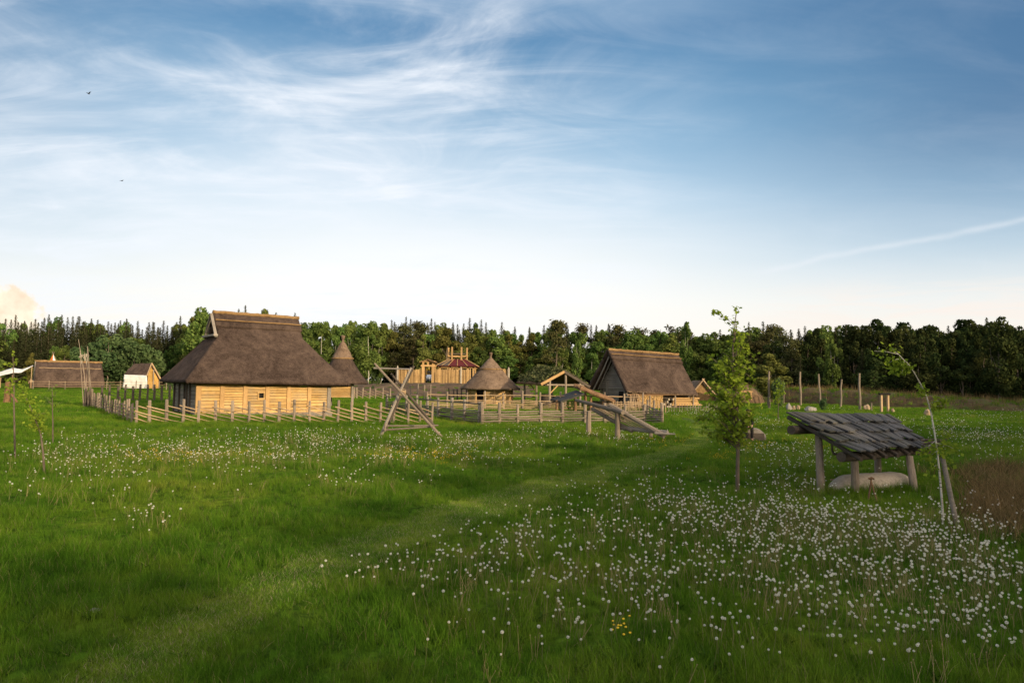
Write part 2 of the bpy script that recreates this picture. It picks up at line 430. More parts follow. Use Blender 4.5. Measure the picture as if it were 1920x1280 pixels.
MAT = dict(
    thatch=thatch('brown_reed_thatch', (.022, .0150, .0125), (.130, .092, .074)),
    thatch_pale=thatch('pale_reed_thatch', (.07, .046, .032), (.29, .205, .145)),
    straw=thatch('golden_straw', (.15, .088, .040), (.37, .235, .11), (1.5, 9, 9)),
    plank_gold=wood('fresh_plank_wood', (.27, .150, .052), (.58, .375, .155), island=0.55, bmp=0.5, grey=(.33, .26, .17), greymask=0.45),
    post_gold=wood('fresh_post_wood', (.27, .155, .062), (.50, .32, .145), stretch=(14, 14, 1.5), island=0.3),
    wood_grey=wood('weathered_and_shaded_grey_wood', (.10, .085, .072), (.30, .26, .22), island=0.35),  # weathered timber, and planks with shade put into their colour
    pole=wood('barked_pole_wood', (.12, .092, .070), (.31, .248, .19), stretch=(10, 10, 1.5), island=0.4),
    pole_x=wood('long_pole_wood', (.085, .068, .054), (.25, .20, .155), stretch=(6, 6, 6), island=0.4),
    rod=wood('peeled_rod_wood', (.26, .17, .10), (.46, .33, .20), stretch=(3, 6, 6), island=0.4),
    wood_dark=wood('dark_old_and_shaded_wood', (.035, .028, .022), (.12, .095, .075), island=0.3),  # old timber, and parts darkened to stand for shade
    shingle=wood('weathered_shingle', (.015, .0145, .015), (.13, .124, .122), stretch=(10, 1.2, 10), scale=1.6, island=0.95, bmp=0.9, grey=(.075, .07, .045), greymask=0.55),
    bark=wood('rough_bark', (.06, .035, .02), (.26, .15, .08), stretch=(3, 3, 3), island=0.4, bmp=0.8),
    canoe=wood('pale_hewn_log', (.20, .165, .125), (.46, .40, .32), stretch=(4, 4, 6), island=0.0, scale=1.0, bmp=0.5),
    palisade=wood('palisade_wood', (.20, .115, .05), (.50, .33, .15), stretch=(8, 8, 1.2), island=0.7),
    trunk=wood('tree_bark', (.05, .038, .028), (.16, .125, .095), stretch=(6, 6, 1.5), island=0.1),
    dark=plain('dark_interior', (.012, .010, .009)),  # near-black stands in for shade inside openings; also colours one dark board
    cloth=plain('white_cloth', (.78, .76, .72), (.68, .66, .61), 2.5, 0.9),
    orange=plain('orange_canvas', (.45, .13, .03), (.36, .10, .025), 2.0, 0.9),
    clay=plain('ochre_clay', (.52, .31, .09), (.40, .23, .065), 2.0, 0.95, bmp=0.3),
    red=plain('red_roofing', (.12, .014, .014), (.06, .012, .014), 1.5, 0.7),
    stone=plain('grey_stone', (.30, .28, .25), (.17, .155, .14), 5.0, 0.9, bmp=0.7),
    stone_tan=plain('tan_stone', (.36, .27, .18), (.22, .16, .10), 4.0, 0.9, bmp=0.7),
    yellow=plain('yellow_paint', (.62, .36, .02), (.5, .28, .02), 3, 0.45, 0.4),
    black=plain('black_rubber', (.02, .02, .02), (.012, .012, .012), 8, 0.7),
    silver=plain('pale_car_paint', (.60, .62, .66), (.52, .54, .58), 2, 0.3, 0.5),
    glass=plain('dark_glass', (.03, .035, .04), (.02, .022, .026), 2, 0.1, 0.6),
    skin=plain('skin', (.50, .30, .21), (.44, .25, .17), 20, 0.6),
    hair=plain('dark_brown_hair', (.035, .02, .012), (.02, .012, .008), 30, 0.7),
    cloth_dark=plain('dark_wool', (.02, .018, .018), (.012, .011, .012), 20, 0.95),
    cloth_beige=plain('beige_linen', (.48, .36, .24), (.38, .28, .18), 15, 0.95),
    cloth_brown=plain('brown_wool', (.13, .075, .045), (.09, .05, .03), 15, 0.95),
    bird=plain('black_feathers', (.01, .01, .011), (.006, .006, .006), 10, 0.7),
    l_spruce=leaf('spruce_needles', (.022, .027, .013), (.055, .060, .026), 0.5, 0.1, 0.5, 0.02),
    l_pine=leaf('pine_needles', (.045, .052, .020), (.115, .105, .042), 0.9, 0.12, 0.4, 0.03),
    l_oak=leaf('broadleaf_foliage', (.052, .090, .022), (.160, .205, .050), 0.9, 0.25, 0.45, 0.03),
    l_olive=leaf('olive_foliage', (.075, .085, .022), (.185, .180, .048), 0.9, 0.25, 0.4, 0.025),
    l_birch=leaf('birch_foliage', (.068, .112, .026), (.170, .225, .056), 0.6, 0.3, 0.4, 0.02),
    l_willow=leaf('willow_foliage', (.052, .092, .034), (.125, .175, .070), 0.6, 0.25, 0.3, 0.02),
    l_dark=leaf('shady_broadleaf_foliage', (.018, .029, .011), (.056, .068, .021), 0.5, 0.2, 0.5, 0.03),  # broadleaf green darkened to carry the shade of the right-hand wood
    l_young=leaf('young_maple_leaves', (.12, .19, .020), (.28, .35, .040), 2.5, 0.4, 0.1, 0.0),
    l_turf=leaf('turf_leaves', (.05, .068, .024), (.19, .19, .085), 0.9, 0.2, 0.1, 0.0),
)

def birch_bark():
    m, t, b, o = new_mat('white_birch_bark')
    tcd = t.add('ShaderNodeTexCoord').outputs['Object']
    n = t.noise(t.mapping(tcd, (4, 4, 22)), 2.2, 4, 0.6); n2 = t.noise(tcd, 3, 3)
    c = t.mix(t.smooth(n, 0.60, 0.66), t.ramp(n2, [(.35, (.36, .32, .26)), (.65, (.55, .52, .47))]), (.025, .02, .018, 1))
    t.put(b.inputs['Base Color'], c)
    return m
MAT['birch_bark'] = birch_bark()

def ground_colour(t, pos):
    """greens of the meadow, shared by the soil sheet and the blades"""
    big = t.noise(t.mapping(pos, (1, 1, 0)), 0.16, 4, 0.6); mid = t.noise(t.mapping(pos, (1, 1, 0)), 0.9, 4, 0.65)
    f = t.m('ADD', t.m('MULTIPLY', big, 0.55), t.m('MULTIPLY', mid, 0.45))
    return t.ramp(f, [(0.34, (.034, .094, .008)), (0.47, (.078, .168, .013)), (0.57, (.142, .225, .020)), (0.68, (.23, .25, .038))])

def grass_mat(name, mul=(1, 1, 1), dry=0.12, drycol=(.22, .19, .08), fixed=None):
    m = bpy.data.materials.new(name); m.use_nodes = True
    t = NT(m.node_tree); t.n.clear(); o = t.add('ShaderNodeOutputMaterial')
    geo = t.add('ShaderNodeNewGeometry'); oi = t.add('ShaderNodeObjectInfo').outputs['Random']
    c = ground_colour(t, geo.outputs['Position']) if fixed is None else t.ramp(t.noise(geo.outputs['Position'], 1.2, 4), [(.35, fixed[0]), (.68, fixed[1])])
    ri = geo.outputs['Random Per Island']
    c = t.mix(t.m('GREATER_THAN', t.m('FRACT', t.m('ADD', t.m('MULTIPLY', ri, 3.7), oi)), 1 - dry), c, c4(drycol))
    v = t.m('ADD', t.m('MULTIPLY', ri, 0.7), t.m('ADD', t.m('MULTIPLY', oi, 0.4), 0.45))
    sc = t.add('ShaderNodeVectorMath', operation='SCALE'); t.put(sc.inputs[0], c); t.put(sc.inputs[3], v)
    mu = t.add('ShaderNodeVectorMath', operation='MULTIPLY'); t.put(mu.inputs[0], sc.outputs[0]); mu.inputs[1].default_value = mul
    d = t.add('ShaderNodeBsdfDiffuse'); tr = t.add('ShaderNodeBsdfTranslucent'); mx = t.add('ShaderNodeMixShader')
    t.link(mu.outputs[0], d.inputs[0]); t.link(mu.outputs[0], tr.inputs[0]); mx.inputs[0].default_value = 0.3
    t.link(d.outputs[0], mx.inputs[1]); t.link(tr.outputs[0], mx.inputs[2]); t.link(mx.outputs[0], o.inputs[0])
    return m


# ================================================================== SETTING
def axis(lo, hi, near, step, growth):
    a = [0.0]
    s = step
    while a[-1] < hi: a.append(a[-1] + s); s = s if a[-1] < near else s * growth
    b = [0.0]; s = step
    while b[-1] < lo: b.append(b[-1] + s); s = s if b[-1] < near else s * growth
    return np.array(sorted([-v for v in b[1:]] + a))

m_ground, t, b, o = new_mat('meadow_soil')
pos = t.add('ShaderNodeNewGeometry').outputs['Position']
gc = ground_colour(t, pos)
fine = t.noise(pos, 5.0, 6, 0.75)
c = t.mix(t.smooth(fine, 0.40, 0.66), t.mix(0.65, gc, (.02, .025, .008, 1)), gc)
sep2 = t.add('ShaderNodeSeparateXYZ'); t.link(pos, sep2.inputs[0])
pale = t.m('MULTIPLY', t.smooth(sep2.outputs[1], 125, 165), t.smooth(t.noise(pos, 0.05, 3), 0.35, 0.6))
c = t.mix(t.m('MULTIPLY', pale, 0.55), c, (.16, .15, .045, 1))
t.put(b.inputs['Base Color'], c); b.inputs['Specular IOR Level'].default_value = 0.0; b.inputs['Roughness'].default_value = 1
bump(t, b, t.m('ADD', fine, t.noise(pos, 1.6, 4)), 0.8, 0.12)

def sheet(name, xs, ys, mat, dz=0.0, mask=None, hf=H):
    XX, YY = np.meshgrid(xs, ys); ZZ = hf(XX, YY) + dz
    v = np.stack([XX, YY, ZZ], -1).reshape(-1, 3); nx = len(xs)
    i, j = np.meshgrid(np.arange(nx - 1), np.arange(len(ys) - 1)); q = (j * nx + i).ravel()
    f = np.stack([q, q + 1, q + nx + 1, q + nx], 1)
    if mask is not None:
        ctr = v[f].mean(1); f = f[mask(ctr[:, 0], ctr[:, 1])]
    me = np_mesh(name, v, [f]); me.polygons.foreach_set('use_smooth', [True] * len(me.polygons))
    ob = link_mesh(name, me, mat); tag(ob, kind='structure'); return ob

xs = axis(2500, 2500, 60, 0.8, 1.12)
ys = axis(1200, 3000, 135, 0.8, 1.12)
def Hfar(x, y): return H(np.clip(x, -400, 400), np.clip(y, -100, 350))
sheet('ground', xs, ys, m_ground, hf=Hfar)

# mown path winding from the foreground to the farmyard
path_uv = [(40, 1420, 110), (330, 1190, 140), (560, 1075, 155), (760, 1005, 150), (930, 945, 130), (1080, 900, 95), (1200, 868, 70), (1290, 840, 52), (1322, 818, 40), (1310, 798, 30), (1285, 783, 22)]
PC = np.array([list(G(u, v)[:2]) for u, v, w in path_uv]); PWD = np.array([w * PC[i, 1] / FPX * 0.5 for i, (u, v, w) in enumerate(path_uv)])
def spline(P, n=160):
    d = np.concatenate([[0], np.cumsum(np.linalg.norm(np.diff(P, axis=0), axis=1))]); tt = np.linspace(0, d[-1], n)
    out_ = np.stack([np.interp(tt, d, P[:, k]) for k in range(P.shape[1])], 1)
    ker = np.ones(13) / 13
    for k in range(P.shape[1]):
        pad = np.pad(out_[:, k], 6, mode='edge'); out_[:, k] = np.convolve(pad, ker, 'valid')
    return out_
PS = spline(np.column_stack([PC, PWD]))
def path_dist(x, y):
    """distance to the path's middle, as a share of its half width"""
    x = np.atleast_1d(x); y = np.atleast_1d(y); best = np.full(x.shape, 9.0)
    for k in range(0, len(PS), 2):
        best = np.minimum(best, np.hypot(x - PS[k, 0], y - PS[k, 1]) / PS[k, 2])
    return best
m_path, t, b, o = new_mat('mown_path_turf')
pos = t.add('ShaderNodeNewGeometry').outputs['Position']
f1 = t.noise(pos, 1.3, 5, 0.65); f2 = t.noise(pos, 9, 5, 0.8)
c = t.mix(t.smooth(f2, .35, .65), t.ramp(f1, [(.35, (.048, .085, .020)), (.65, (.080, .120, .030))]), t.ramp(f1, [(.35, (.090, .145, .032)), (.65, (.145, .185, .048))]))
t.put(b.inputs['Base Color'], c); b.inputs['Specular IOR Level'].default_value = 0; b.inputs['Roughness'].default_value = 1
bump(t, b, f2, 0.6, 0.05)
mb = MB(); prev = None
for k in range(len(PS)):
    p = PS[k, :2]; d = PS[min(k + 1, len(PS) - 1), :2] - PS[max(k - 1, 0), :2]; d /= np.linalg.norm(d); nrm = np.array([-d[1], d[0]])
    row = []
    for j in range(9):
        s = (j / 4 - 1) * PS[k, 2] * (0.86 + 0.08 * math.sin(k * 0.7 + j)); q = p + nrm * s
        row.append((q[0], q[1], float(H(q[0], q[1])) + (0.012 if 0 < j < 8 else -0.01)))
    i = mb.verts(row)
    if prev is not None:
        for j in range(8): mb.f.append((prev + j, prev + j + 1, i + j + 1, i + j))
    prev = i
tag(mb.build('path', m_path, smooth=True), kind='structure')

# bare earth slope below the palisade
m_earth, t, b, o = new_mat('bare_earth')
pos = t.add('ShaderNodeNewGeometry').outputs['Position']
f1 = t.noise(pos, 0.35, 5, 0.65); f2 = t.noise(pos, 2.5, 6, 0.75)
t.put(b.inputs['Base Color'], t.ramp(t.m('ADD', t.m('MULTIPLY', f1, .6), t.m('MULTIPLY', f2, .4)), [(.36, (.055, .038, .024)), (.52, (.135, .088, .052)), (.68, (.225, .155, .09))]))
b.inputs['Roughness'].default_value = 1; bump(t, b, f2, 1.0, 0.25)
def earth_mask(x, y):
    n = 2.0 * np.sin(x * 0.9) + 1.5 * np.sin(x * 2.3 + y)
    return (x > -31 + n * .6) & (x < 3 + n) & (y > 98 + n) & (y < 127.5 + 0.3 * n)
def Hearth(x, y): return H(x, y) + 0.12 * np.sin(x * 1.7 + y * .4) * np.sin(y * 0.9) + 0.08
sheet('earth_slope', np.arange(-36, 8, 0.6), np.arange(94, 132, 0.6), m_earth, mask=earth_mask, hf=Hearth)

# overgrown bank at the right, in front of the wood
m_bank, t, b, o = new_mat('overgrown_bank')
pos = t.add('ShaderNodeNewGeometry').outputs['Position']
f1 = t.noise(t.mapping(pos, (1, 1, 3)), 0.5, 5, 0.65); f2 = t.noise(pos, 4, 6, 0.75)
t.put(b.inputs['Base Color'], t.ramp(t.m('ADD', t.m('MULTIPLY', f1, .6), t.m('MULTIPLY', f2, .4)), [(.38, (.06, .04, .024)), (.52, (.12, .085, .042)), (.62, (.08, .12, .026)), (.74, (.15, .17, .045))]))
b.inputs['Roughness'].default_value = 1; bump(t, b, f2, 1.0, 0.2)
BK = spline(np.array([[22, 104, 1.2], [31, 97, 1.9], [37.5, 92, 2.0], [46, 80, 1.45], [54, 73.5, 0.95], [64, 67, 0.7], [90, 52, 0.6]]), 120)
mb = MB(); prev = None
for k in range(len(BK)):
    p = BK[k, :2]; d = BK[min(k + 1, len(BK) - 1), :2] - BK[max(k - 1, 0), :2]; d /= np.linalg.norm(d); nrm = np.array([-d[1], d[0]])
    hgt = BK[k, 2] * (1 + .08 * math.sin(k * .9) + .05 * math.sin(k * 2.2)); row = []
    for s, z in ((-0.3, -0.2), (0.1, 0.25), (0.7, .62), (1.4, .85), (2.2, .97), (3.4, 1.0), (5.0, .95), (7.0, .6), (9, -0.2)):
        q = p + nrm * s; row.append((q[0], q[1], float(H(q[0], q[1])) + z * hgt + random.uniform(-.05, .05)))
    i = mb.verts(row)
    if prev is not None:
        for j in range(8): mb.f.append((prev + j, prev + j + 1, i + j + 1, i + j))
    prev = i
tag(mb.build('earth_bank', m_bank, smooth=True), kind='structure')


# ================================================================== BUILDINGS
def planks_x(mb, x0, x1, y, z0, z1, hgt=0.2, th=0.05, holes=(), face=-1):
    """horizontal boards between x0 and x1, jittered in depth"""
    z = z0
    while z < z1 - 0.02:
        hh = min(hgt * random.uniform(.75, 1.25), z1 - z)
        if z1 - z - hh < 0.06: hh = z1 - z
        segs = [(x0, x1)]
        for hx0, hx1, hz0, hz1 in holes:
            if z + hh > hz0 and z < hz1:
                ns = []
                for a, b_ in segs:
                    if hx0 > a and hx1 < b_: ns += [(a, hx0), (hx1, b_)]
                    else: ns.append((a, b_))
                segs = ns
        for a, b_ in segs:
            mb.box(((a + b_) / 2, y + random.uniform(-.012, .012), z + hh / 2), (b_ - a, th, hh - 0.03))
        z += hh

def rot_pts(P, ang):
    ca, sa = math.cos(ang), math.sin(ang)
    return [(x * ca - y * sa, x * sa + y * ca, z) for x, y, z in P]

def wall_between(mb, a, b_, z0, z1, hgt=0.2, th=0.05):
    """boards between two plan points"""
    t0 = MB(); L_ = math.hypot(b_[0] - a[0], b_[1] - a[1]); planks_x(t0, 0, L_, 0, z0, z1, hgt, th)
    ang = math.atan2(b_[1] - a[1], b_[0] - a[0])
    P = [(x + a[0], y + a[1], z) for x, y, z in rot_pts(t0.v, ang)]
    i = mb.verts(P)
    for f in t0.f: mb.f.append(tuple(i + k_ for k_ in f))

def fringe(mb, a, b_, down, n, l=0.22, w=0.03):
    """loose reed ends along an eave"""
    a = Vector(a); b_ = Vector(b_); down = Vector(down).normalized()
    d = (b_ - a).normalized()
    for i in range(n):
        p = a.lerp(b_, random.random()) + Vector((random.uniform(-.03, .03), random.uniform(-.03, .03), random.uniform(-.04, .02)))
        q = p + down * l * random.uniform(.4, 1.1) + d * random.uniform(-.05, .05)
        mb.poly([p - d * w / 2, p + d * w / 2, q])

# ---- the big thatched house
A1 = R(39)
h1 = thing('thatched_house', 'large thatched house with golden plank front and tall hipped brown roof behind the rail fence', 'house', (-21.8, 47.4, -0.05), A1)
L1, W1, E1, ER = 9.8, 6.0, 0.95, 1.25
ZE, ZR, ZG = 2.42, 7.35, 5.75
xl, xr = 1.84, 8.15
tm = W1 / 2
tg = tm - (ZR - ZG) / (ZR - ZE) * (tm + E1)
zeR = ZE - 0.12
mb = MB(); NU, NV = 46, 30
for sgn in (1, -1):
    yy = lambda t_: t_ if sgn == 1 else W1 - t_
    mb.patch((-E1, yy(-E1), ZE), (L1 + ER, yy(-E1), zeR), (xr + .05, yy(tg), ZG), (xl - .05, yy(tg), ZG), NU, NV)
    mb.patch((xl - .05, yy(tg), ZG), (xr + .05, yy(tg), ZG), (xr - .0, tm, ZR), (xl, tm, ZR), NU, 10)
mb.patch((-E1, W1 + E1, ZE), (-E1, -E1, ZE), (xl - .05, tg, ZG), (xl - .05, W1 - tg, ZG), 30, NV)
mb.patch((L1 + ER, -E1, zeR), (L1 + ER, W1 + E1, zeR), (xr + .05, W1 - tg, ZG), (xr + .05, tg, ZG), 30, NV)
roof = mb.build('roof', MAT['thatch'], h1, merge=0.01, noise=0.05, nscale=1.2, solid=0.32, smooth=True)
mb = MB()
dn = Vector((0, -.6, -.8))
fringe(mb, (-E1, -E1, ZE), (L1 + ER, -E1, zeR), (0, -.35, -.9), 900, .16)
fringe(mb, (-E1, -E1, ZE), (-E1, W1 + E1, ZE), (-.35, 0, -.9), 500, .16)
fringe(mb, (L1 + ER, -E1, zeR), (L1 + ER, W1 + E1, zeR), (.35, 0, -.9), 400, .16)
mb.build('reed_fringe', MAT['thatch'], roof)
# ridge saddle with straw roll and holding pole
mb = MB(); zc = 1.05
for sgn in (1, -1):
    dy = (tm + E1) / (ZR - ZE) * zc * sgn
    mb.patch((xl - .12, tm - dy, ZR - zc + .16), (xr + .12, tm - dy, ZR - zc + .16), (xr + .1, tm, ZR + .16), (xl - .1, tm, ZR + .16), 40, 5)
cap = mb.build('ridge_cap', MAT['thatch'], roof, merge=0.01, noise=0.03, nscale=2.5, solid=0.2, smooth=True)
mb = MB(); mb.tube([(xl - .15 + (xr - xl + .3) * i / 24, tm + random.uniform(-.03, .03), ZR + .2 + random.uniform(-.02, .03)) for i in range(25)], 0.13, 9, jit=.12)
mb.build('straw_ridge', MAT['straw'], roof)
mb = MB()
for sgn in (1, -1):
    dy = (tm + E1) / (ZR - ZE) * .62 * sgn
    mb.tube([(xl - .1 + (xr - xl + .2) * i / 12, tm - dy - .14 * sgn, ZR - .62 + .22 + random.uniform(-.015, .015)) for i in range(13)], .05, 6)
mb.build('ridge_pole', MAT['straw'], roof)
# smoke-hole gablet at both ends: bargeboards and dark sheets for the unlit opening
mb = MB()
for x_, s_ in ((xl - .25, -1),):
    for sgn in (1, -1):
        yb = tm - sgn * (tm - tg) * 1.12
        mb.beam((x_, yb, ZG - .12), (x_, tm, ZR + .08), .08, .2, up=(1, 0, 0))
    mb.beam((x_ + .05 * s_, tg - .25, ZG + .02), (x_ + .05 * s_, W1 - tg + .25, ZG + .02), .3, .14)
mb.build('bargeboard', MAT['wood_grey'], roof)
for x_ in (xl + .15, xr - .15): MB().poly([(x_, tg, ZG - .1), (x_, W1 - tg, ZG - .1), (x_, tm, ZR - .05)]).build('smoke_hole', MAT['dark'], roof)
# walls
px_ = [0.1 + (L1 - .2) * i / 6 for i in range(7)]
mb = MB()
wx0, wx1, wz0, wz1 = px_[2] + .98, px_[2] + 1.32, 1.22, 1.58
for i in range(6):
    holes = [(wx0, wx1, wz0, wz1)] if i == 2 else []
    planks_x(mb, px_[i] + .13, px_[i + 1] - .13, 0.02, 0.12, 2.62, .21, .05, holes)
mb.build('front_wall', MAT['plank_gold'], h1)
for i, p in enumerate(px_):
    w_ = .30 if i else .36
    o_ = MB().box((p + (.03 if i == 0 else 0), 0.0, 1.25), (w_, .2, 2.7)).build('post', MAT['post_gold'] if i < 6 else MAT['wood_grey'], h1, bevel=.02)
MB().box((L1 / 2, -.02, -.12), (L1 + .3, .34, .5)).build('foundation_beam', MAT['wood_grey'], h1, bevel=.02)
mb = MB(); f_ = .09
mb.box(((wx0 + wx1) / 2, -.04, wz1 + f_ / 2), (wx1 - wx0 + 2 * f_, .07, f_)).box(((wx0 + wx1) / 2, -.04, wz0 - f_ / 2), (wx1 - wx0 + 2 * f_, .07, f_))
mb.box((wx0 - f_ / 2, -.043, (wz0 + wz1) / 2), (f_, .07, wz1 - wz0)).box((wx1 + f_ / 2, -.043, (wz0 + wz1) / 2), (f_, .07, wz1 - wz0))
wf = mb.build('window_frame', MAT['plank_gold'], h1)
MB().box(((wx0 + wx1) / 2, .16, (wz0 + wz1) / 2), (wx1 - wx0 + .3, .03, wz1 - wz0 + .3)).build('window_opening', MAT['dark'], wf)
for x_, nm in ((0.0, 'gable_wall'), (L1, 'gable_wall')):
    for y0, y1 in ((.2, 1.35), (1.6, 2.2), (3.0, 4.3), (4.55, 5.8)) if x_ == 0 else ((.2, 5.8),):
        mb = MB(); wall_between(mb, (x_, y0), (x_, y1), .1, 2.55, .24); mb.build(nm, MAT['wood_grey'], h1)  # grey stands in for the gable's shade; same timber as the golden front
for y_ in (1.47, 2.3, 2.92, 4.42, 5.9): MB().box((-.03, y_, 1.25), (.2, .22, 2.7)).build('post', MAT['wood_dark'], h1)  # gable posts in dark wood for the same painted shade
MB().box((.05, 2.6, 1.2), (.05, .6, 2.4)).build('door', MAT['dark'], h1)  # dark panel painted in for the shaded door recess
mb = MB(); wall_between(mb, (0, W1), (L1, W1), .1, 2.55, .25); mb.build('rear_wall', MAT['wood_grey'], h1)

# ---- cone roofs
def cone_roof(parent, r, z_eave, z_top, mat, capmat, cap_from=.68, concave=.0, cx=0, cy=0):
    prof = []
    for i in range(25):
        t_ = i / 24; rr_ = r * (1 - t_) + .1 * t_; rr_ *= 1 - concave * math.sin(math.pi * t_)
        prof.append((rr_, z_eave + (z_top - z_eave) * t_))
    mb = MB(); mb.lathe([(r - .3, z_eave + .02), (r - .02, z_eave - .16)] + prof, 56, (cx, cy, 0), nz=.008)
    rf = mb.build('roof', mat, parent, noise=.05, nscale=1.6, smooth=True)
    k0 = int(24 * cap_from); mb = MB()
    mb.lathe([(prof[k0][0] + .0, prof[k0][1] - .1)] + [(q[0] + .09, q[1]) for q in prof[k0:]], 40, (cx, cy, 0), nz=.015)
    mb.build('roof_cap', capmat, rf, smooth=True, noise=.03, nscale=3)
    mb = MB(); mb.lathe([(prof[k0][0] + .14, prof[k0][1] + .0), (prof[k0][0] + .14, prof[k0][1] + .09), (prof[k0][0] + .05, prof[k0][1] + .1)], 40, (cx, cy, 0), nz=.02)
    mb.build('binding', MAT['straw'], rf)
    mb = MB(); mb.lathe([(.2, z_top - .2), (.12, z_top + .1), (.11, z_top + .25), (.17, z_top + .42), (.21, z_top + .6), (.14, z_top + .66), (.02, z_top + .66)], 12, (cx, cy, 0), nz=.05)
    mb.build('finial', MAT['thatch_pale'], rf)
    return rf

# raised granary behind the house
gp = Wp(640, 757, 66); gp = gz_(gp)
gr = thing('raised_granary', 'small raised granary with steep conical thatched roof standing right behind the large house', 'granary', gp, R(12))
cone_roof(gr, 2.5, 2.35, 6.2, MAT['thatch'], MAT['thatch_pale'], .62, .16)
mb = MB(); s_ = .95
for a, b_ in (((-s_, -s_), (s_, -s_)), ((s_, -s_), (s_, s_)), ((s_, s_), (-s_, s_)), ((-s_, s_), (-s_, -s_))): wall_between(mb, a, b_, 1.0, 2.3, .2)
mb.box((0, 0, .96), (2.1, 2.1, .1))
mb.build('chamber', MAT['plank_gold'], gr)
for sx in (-1, 1):
    for sy in (-1, 1): MB().box((sx * 1.03, sy * 1.03, .9), (.2, .2, 2.9)).build('post', MAT['wood_grey'], gr, bevel=.02)

# roundhouse
rp = gz_(Wp(919, 757, 77))
rh = thing('roundhouse', 'small roundhouse with conical thatched roof and dark doorway in the middle of the yard', 'hut', rp, 0)
cone_roof(rh, 3.35, 1.75, 5.1, MAT['thatch_pale'], MAT['thatch_pale'], .66, .05)
mb = MB(); n_ = 14; rw = 2.45
angs = [R(-90) + 2 * math.pi * (i + .5) / n_ for i in range(n_)]
pts = [(rw * math.cos(a), rw * math.sin(a)) for a in angs]
door_i = None
for i in range(n_):
    a, b_ = pts[i], pts[(i + 1) % n_]
    mid = ((a[0] + b_[0]) / 2, (a[1] + b_[1]) / 2)
    am = math.degrees(math.atan2(mid[1], mid[0]))
    if -118 < am < -100: door_i = i; continue
    wall_between(mb, a, b_, 0, 1.85, .2)
mb.build('wall', MAT['plank_gold'], rh)
for i in range(n_): MB().box((pts[i][0] * 1.01, pts[i][1] * 1.01, .95), (.17, .17, 1.9), angs[i]).build('post', MAT['post_gold'], rh)
a, b_ = pts[door_i if door_i is not None else 12], pts[((door_i if door_i is not None else 12) + 1) % n_]
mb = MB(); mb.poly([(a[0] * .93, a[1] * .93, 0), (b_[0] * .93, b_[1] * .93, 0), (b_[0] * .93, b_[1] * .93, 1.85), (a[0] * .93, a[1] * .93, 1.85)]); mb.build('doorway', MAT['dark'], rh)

# ---- gable roofs given by corner points
def slab(mb, p00, p10, p11, p01, th, nu=1, nv=1):
    """a roof plane with thickness below it"""
    a, b_, c_, d_ = map(Vector, (p00, p10, p11, p01)); n = (b_ - a).cross(d_ - a).normalized()
    if n.z < 0: n = -n
    o_ = n * th
    i = mb.verts([a, b_, c_, d_, a - o_, b_ - o_, c_ - o_, d_ - o_])
    for q in ((0, 1, 2, 3), (7, 6, 5, 4), (0, 4, 5, 1), (1, 5, 6, 2), (2, 6, 7, 3), (3, 7, 4, 0)): mb.f.append(tuple(i + k_ for k_ in q))

# ---- right-hand thatched house with log piles
A2 = R(31)
h2 = thing('gabled_house', 'thatched house with open plank gable and steep roof reaching low over firewood stacks', 'house', (11.5, 68, 0.02), A2)
L2, W2 = 9.6, 6.0; ZE2, ZR2, ZE2r = 1.78, 5.85, 1.42
mb = MB()
for sgn in (1, -1):
    yy = (lambda t_: t_) if sgn == 1 else (lambda t_: W2 - t_)
    mb.patch((-.1, yy(-.15), ZE2), (L2 + .1, yy(-.15), ZE2r), (L2 + .3, 3, ZR2 - .22), (0.1, 3, ZR2), 36, 26)
rf2 = mb.build('roof', MAT['thatch'], h2, merge=.01, noise=.05, nscale=1.3, solid=.34, smooth=True)
mb = MB()
for sgn in (1, -1):
    dy = 3.15 / (ZR2 - ZE2) * .95 * sgn
    mb.patch((-.02, 3 - dy, ZR2 - .95 + .14), (L2 + .35, 3 - dy, ZR2 - 1.17 + .14), (L2 + .35, 3, ZR2 - .22 + .15), (0, 3, ZR2 + .15), 30, 5)
mb.build('ridge_cap', MAT['thatch'], rf2, merge=.01, noise=.04, nscale=2.5, solid=.2, smooth=True)
mb = MB(); mb.tube([(0 + (L2 + .35) * i / 24, 3 + random.uniform(-.04, .04), ZR2 + .15 - .22 * i / 24 + random.uniform(-.02, .04)) for i in range(25)], .13, 9, jit=.15)
mb.build('straw_ridge', MAT['straw'], rf2)
mb = MB(); dy = 3.15 / (ZR2 - ZE2) * .5
mb.tube([((L2 + .3) * i / 12, 3 - dy - .13, ZR2 - .5 + .2 - .22 * i / 12 + random.uniform(-.02, .02)) for i in range(13)], .045, 6)
mb.build('ridge_pole', MAT['straw'], rf2)
mb = MB(); fringe(mb, (-.1, -.15, ZE2), (L2 + .1, -.15, ZE2r), (0, -.3, -.9), 700, .16); mb.build('reed_fringe', MAT['thatch_pale'], rf2)
mb = MB()                                             # rafters under the gable verge
for sgn in (1, -1):
    yb = 3 - sgn * 3.0; mb.pole((.08, yb, ZE2 - .5), (.2, 3, ZR2 - .45), .09, .07, 7, .01)
    yb = 3 - sgn * 2.3; mb.pole((.55, yb, ZE2 + .1), (.6, 3, ZR2 - .6), .07, .06, 7, .01)
mb.build('rafter', MAT['wood_grey'], h2)
mb = MB(); z = .05                                    # plank gable set back under the roof
while z < 5.2:
    hh = random.uniform(.17, .25); hw = 2.75 if z < 2.1 else 2.75 * max(.05, (5.3 - z) / (5.3 - 2.1))
    mb.box((1.15 + random.uniform(-.02, .02), 3, z + hh / 2), (.06, 2 * hw, hh - .02)); z += hh
mb.build('gable_wall', MAT['wood_grey'], h2)
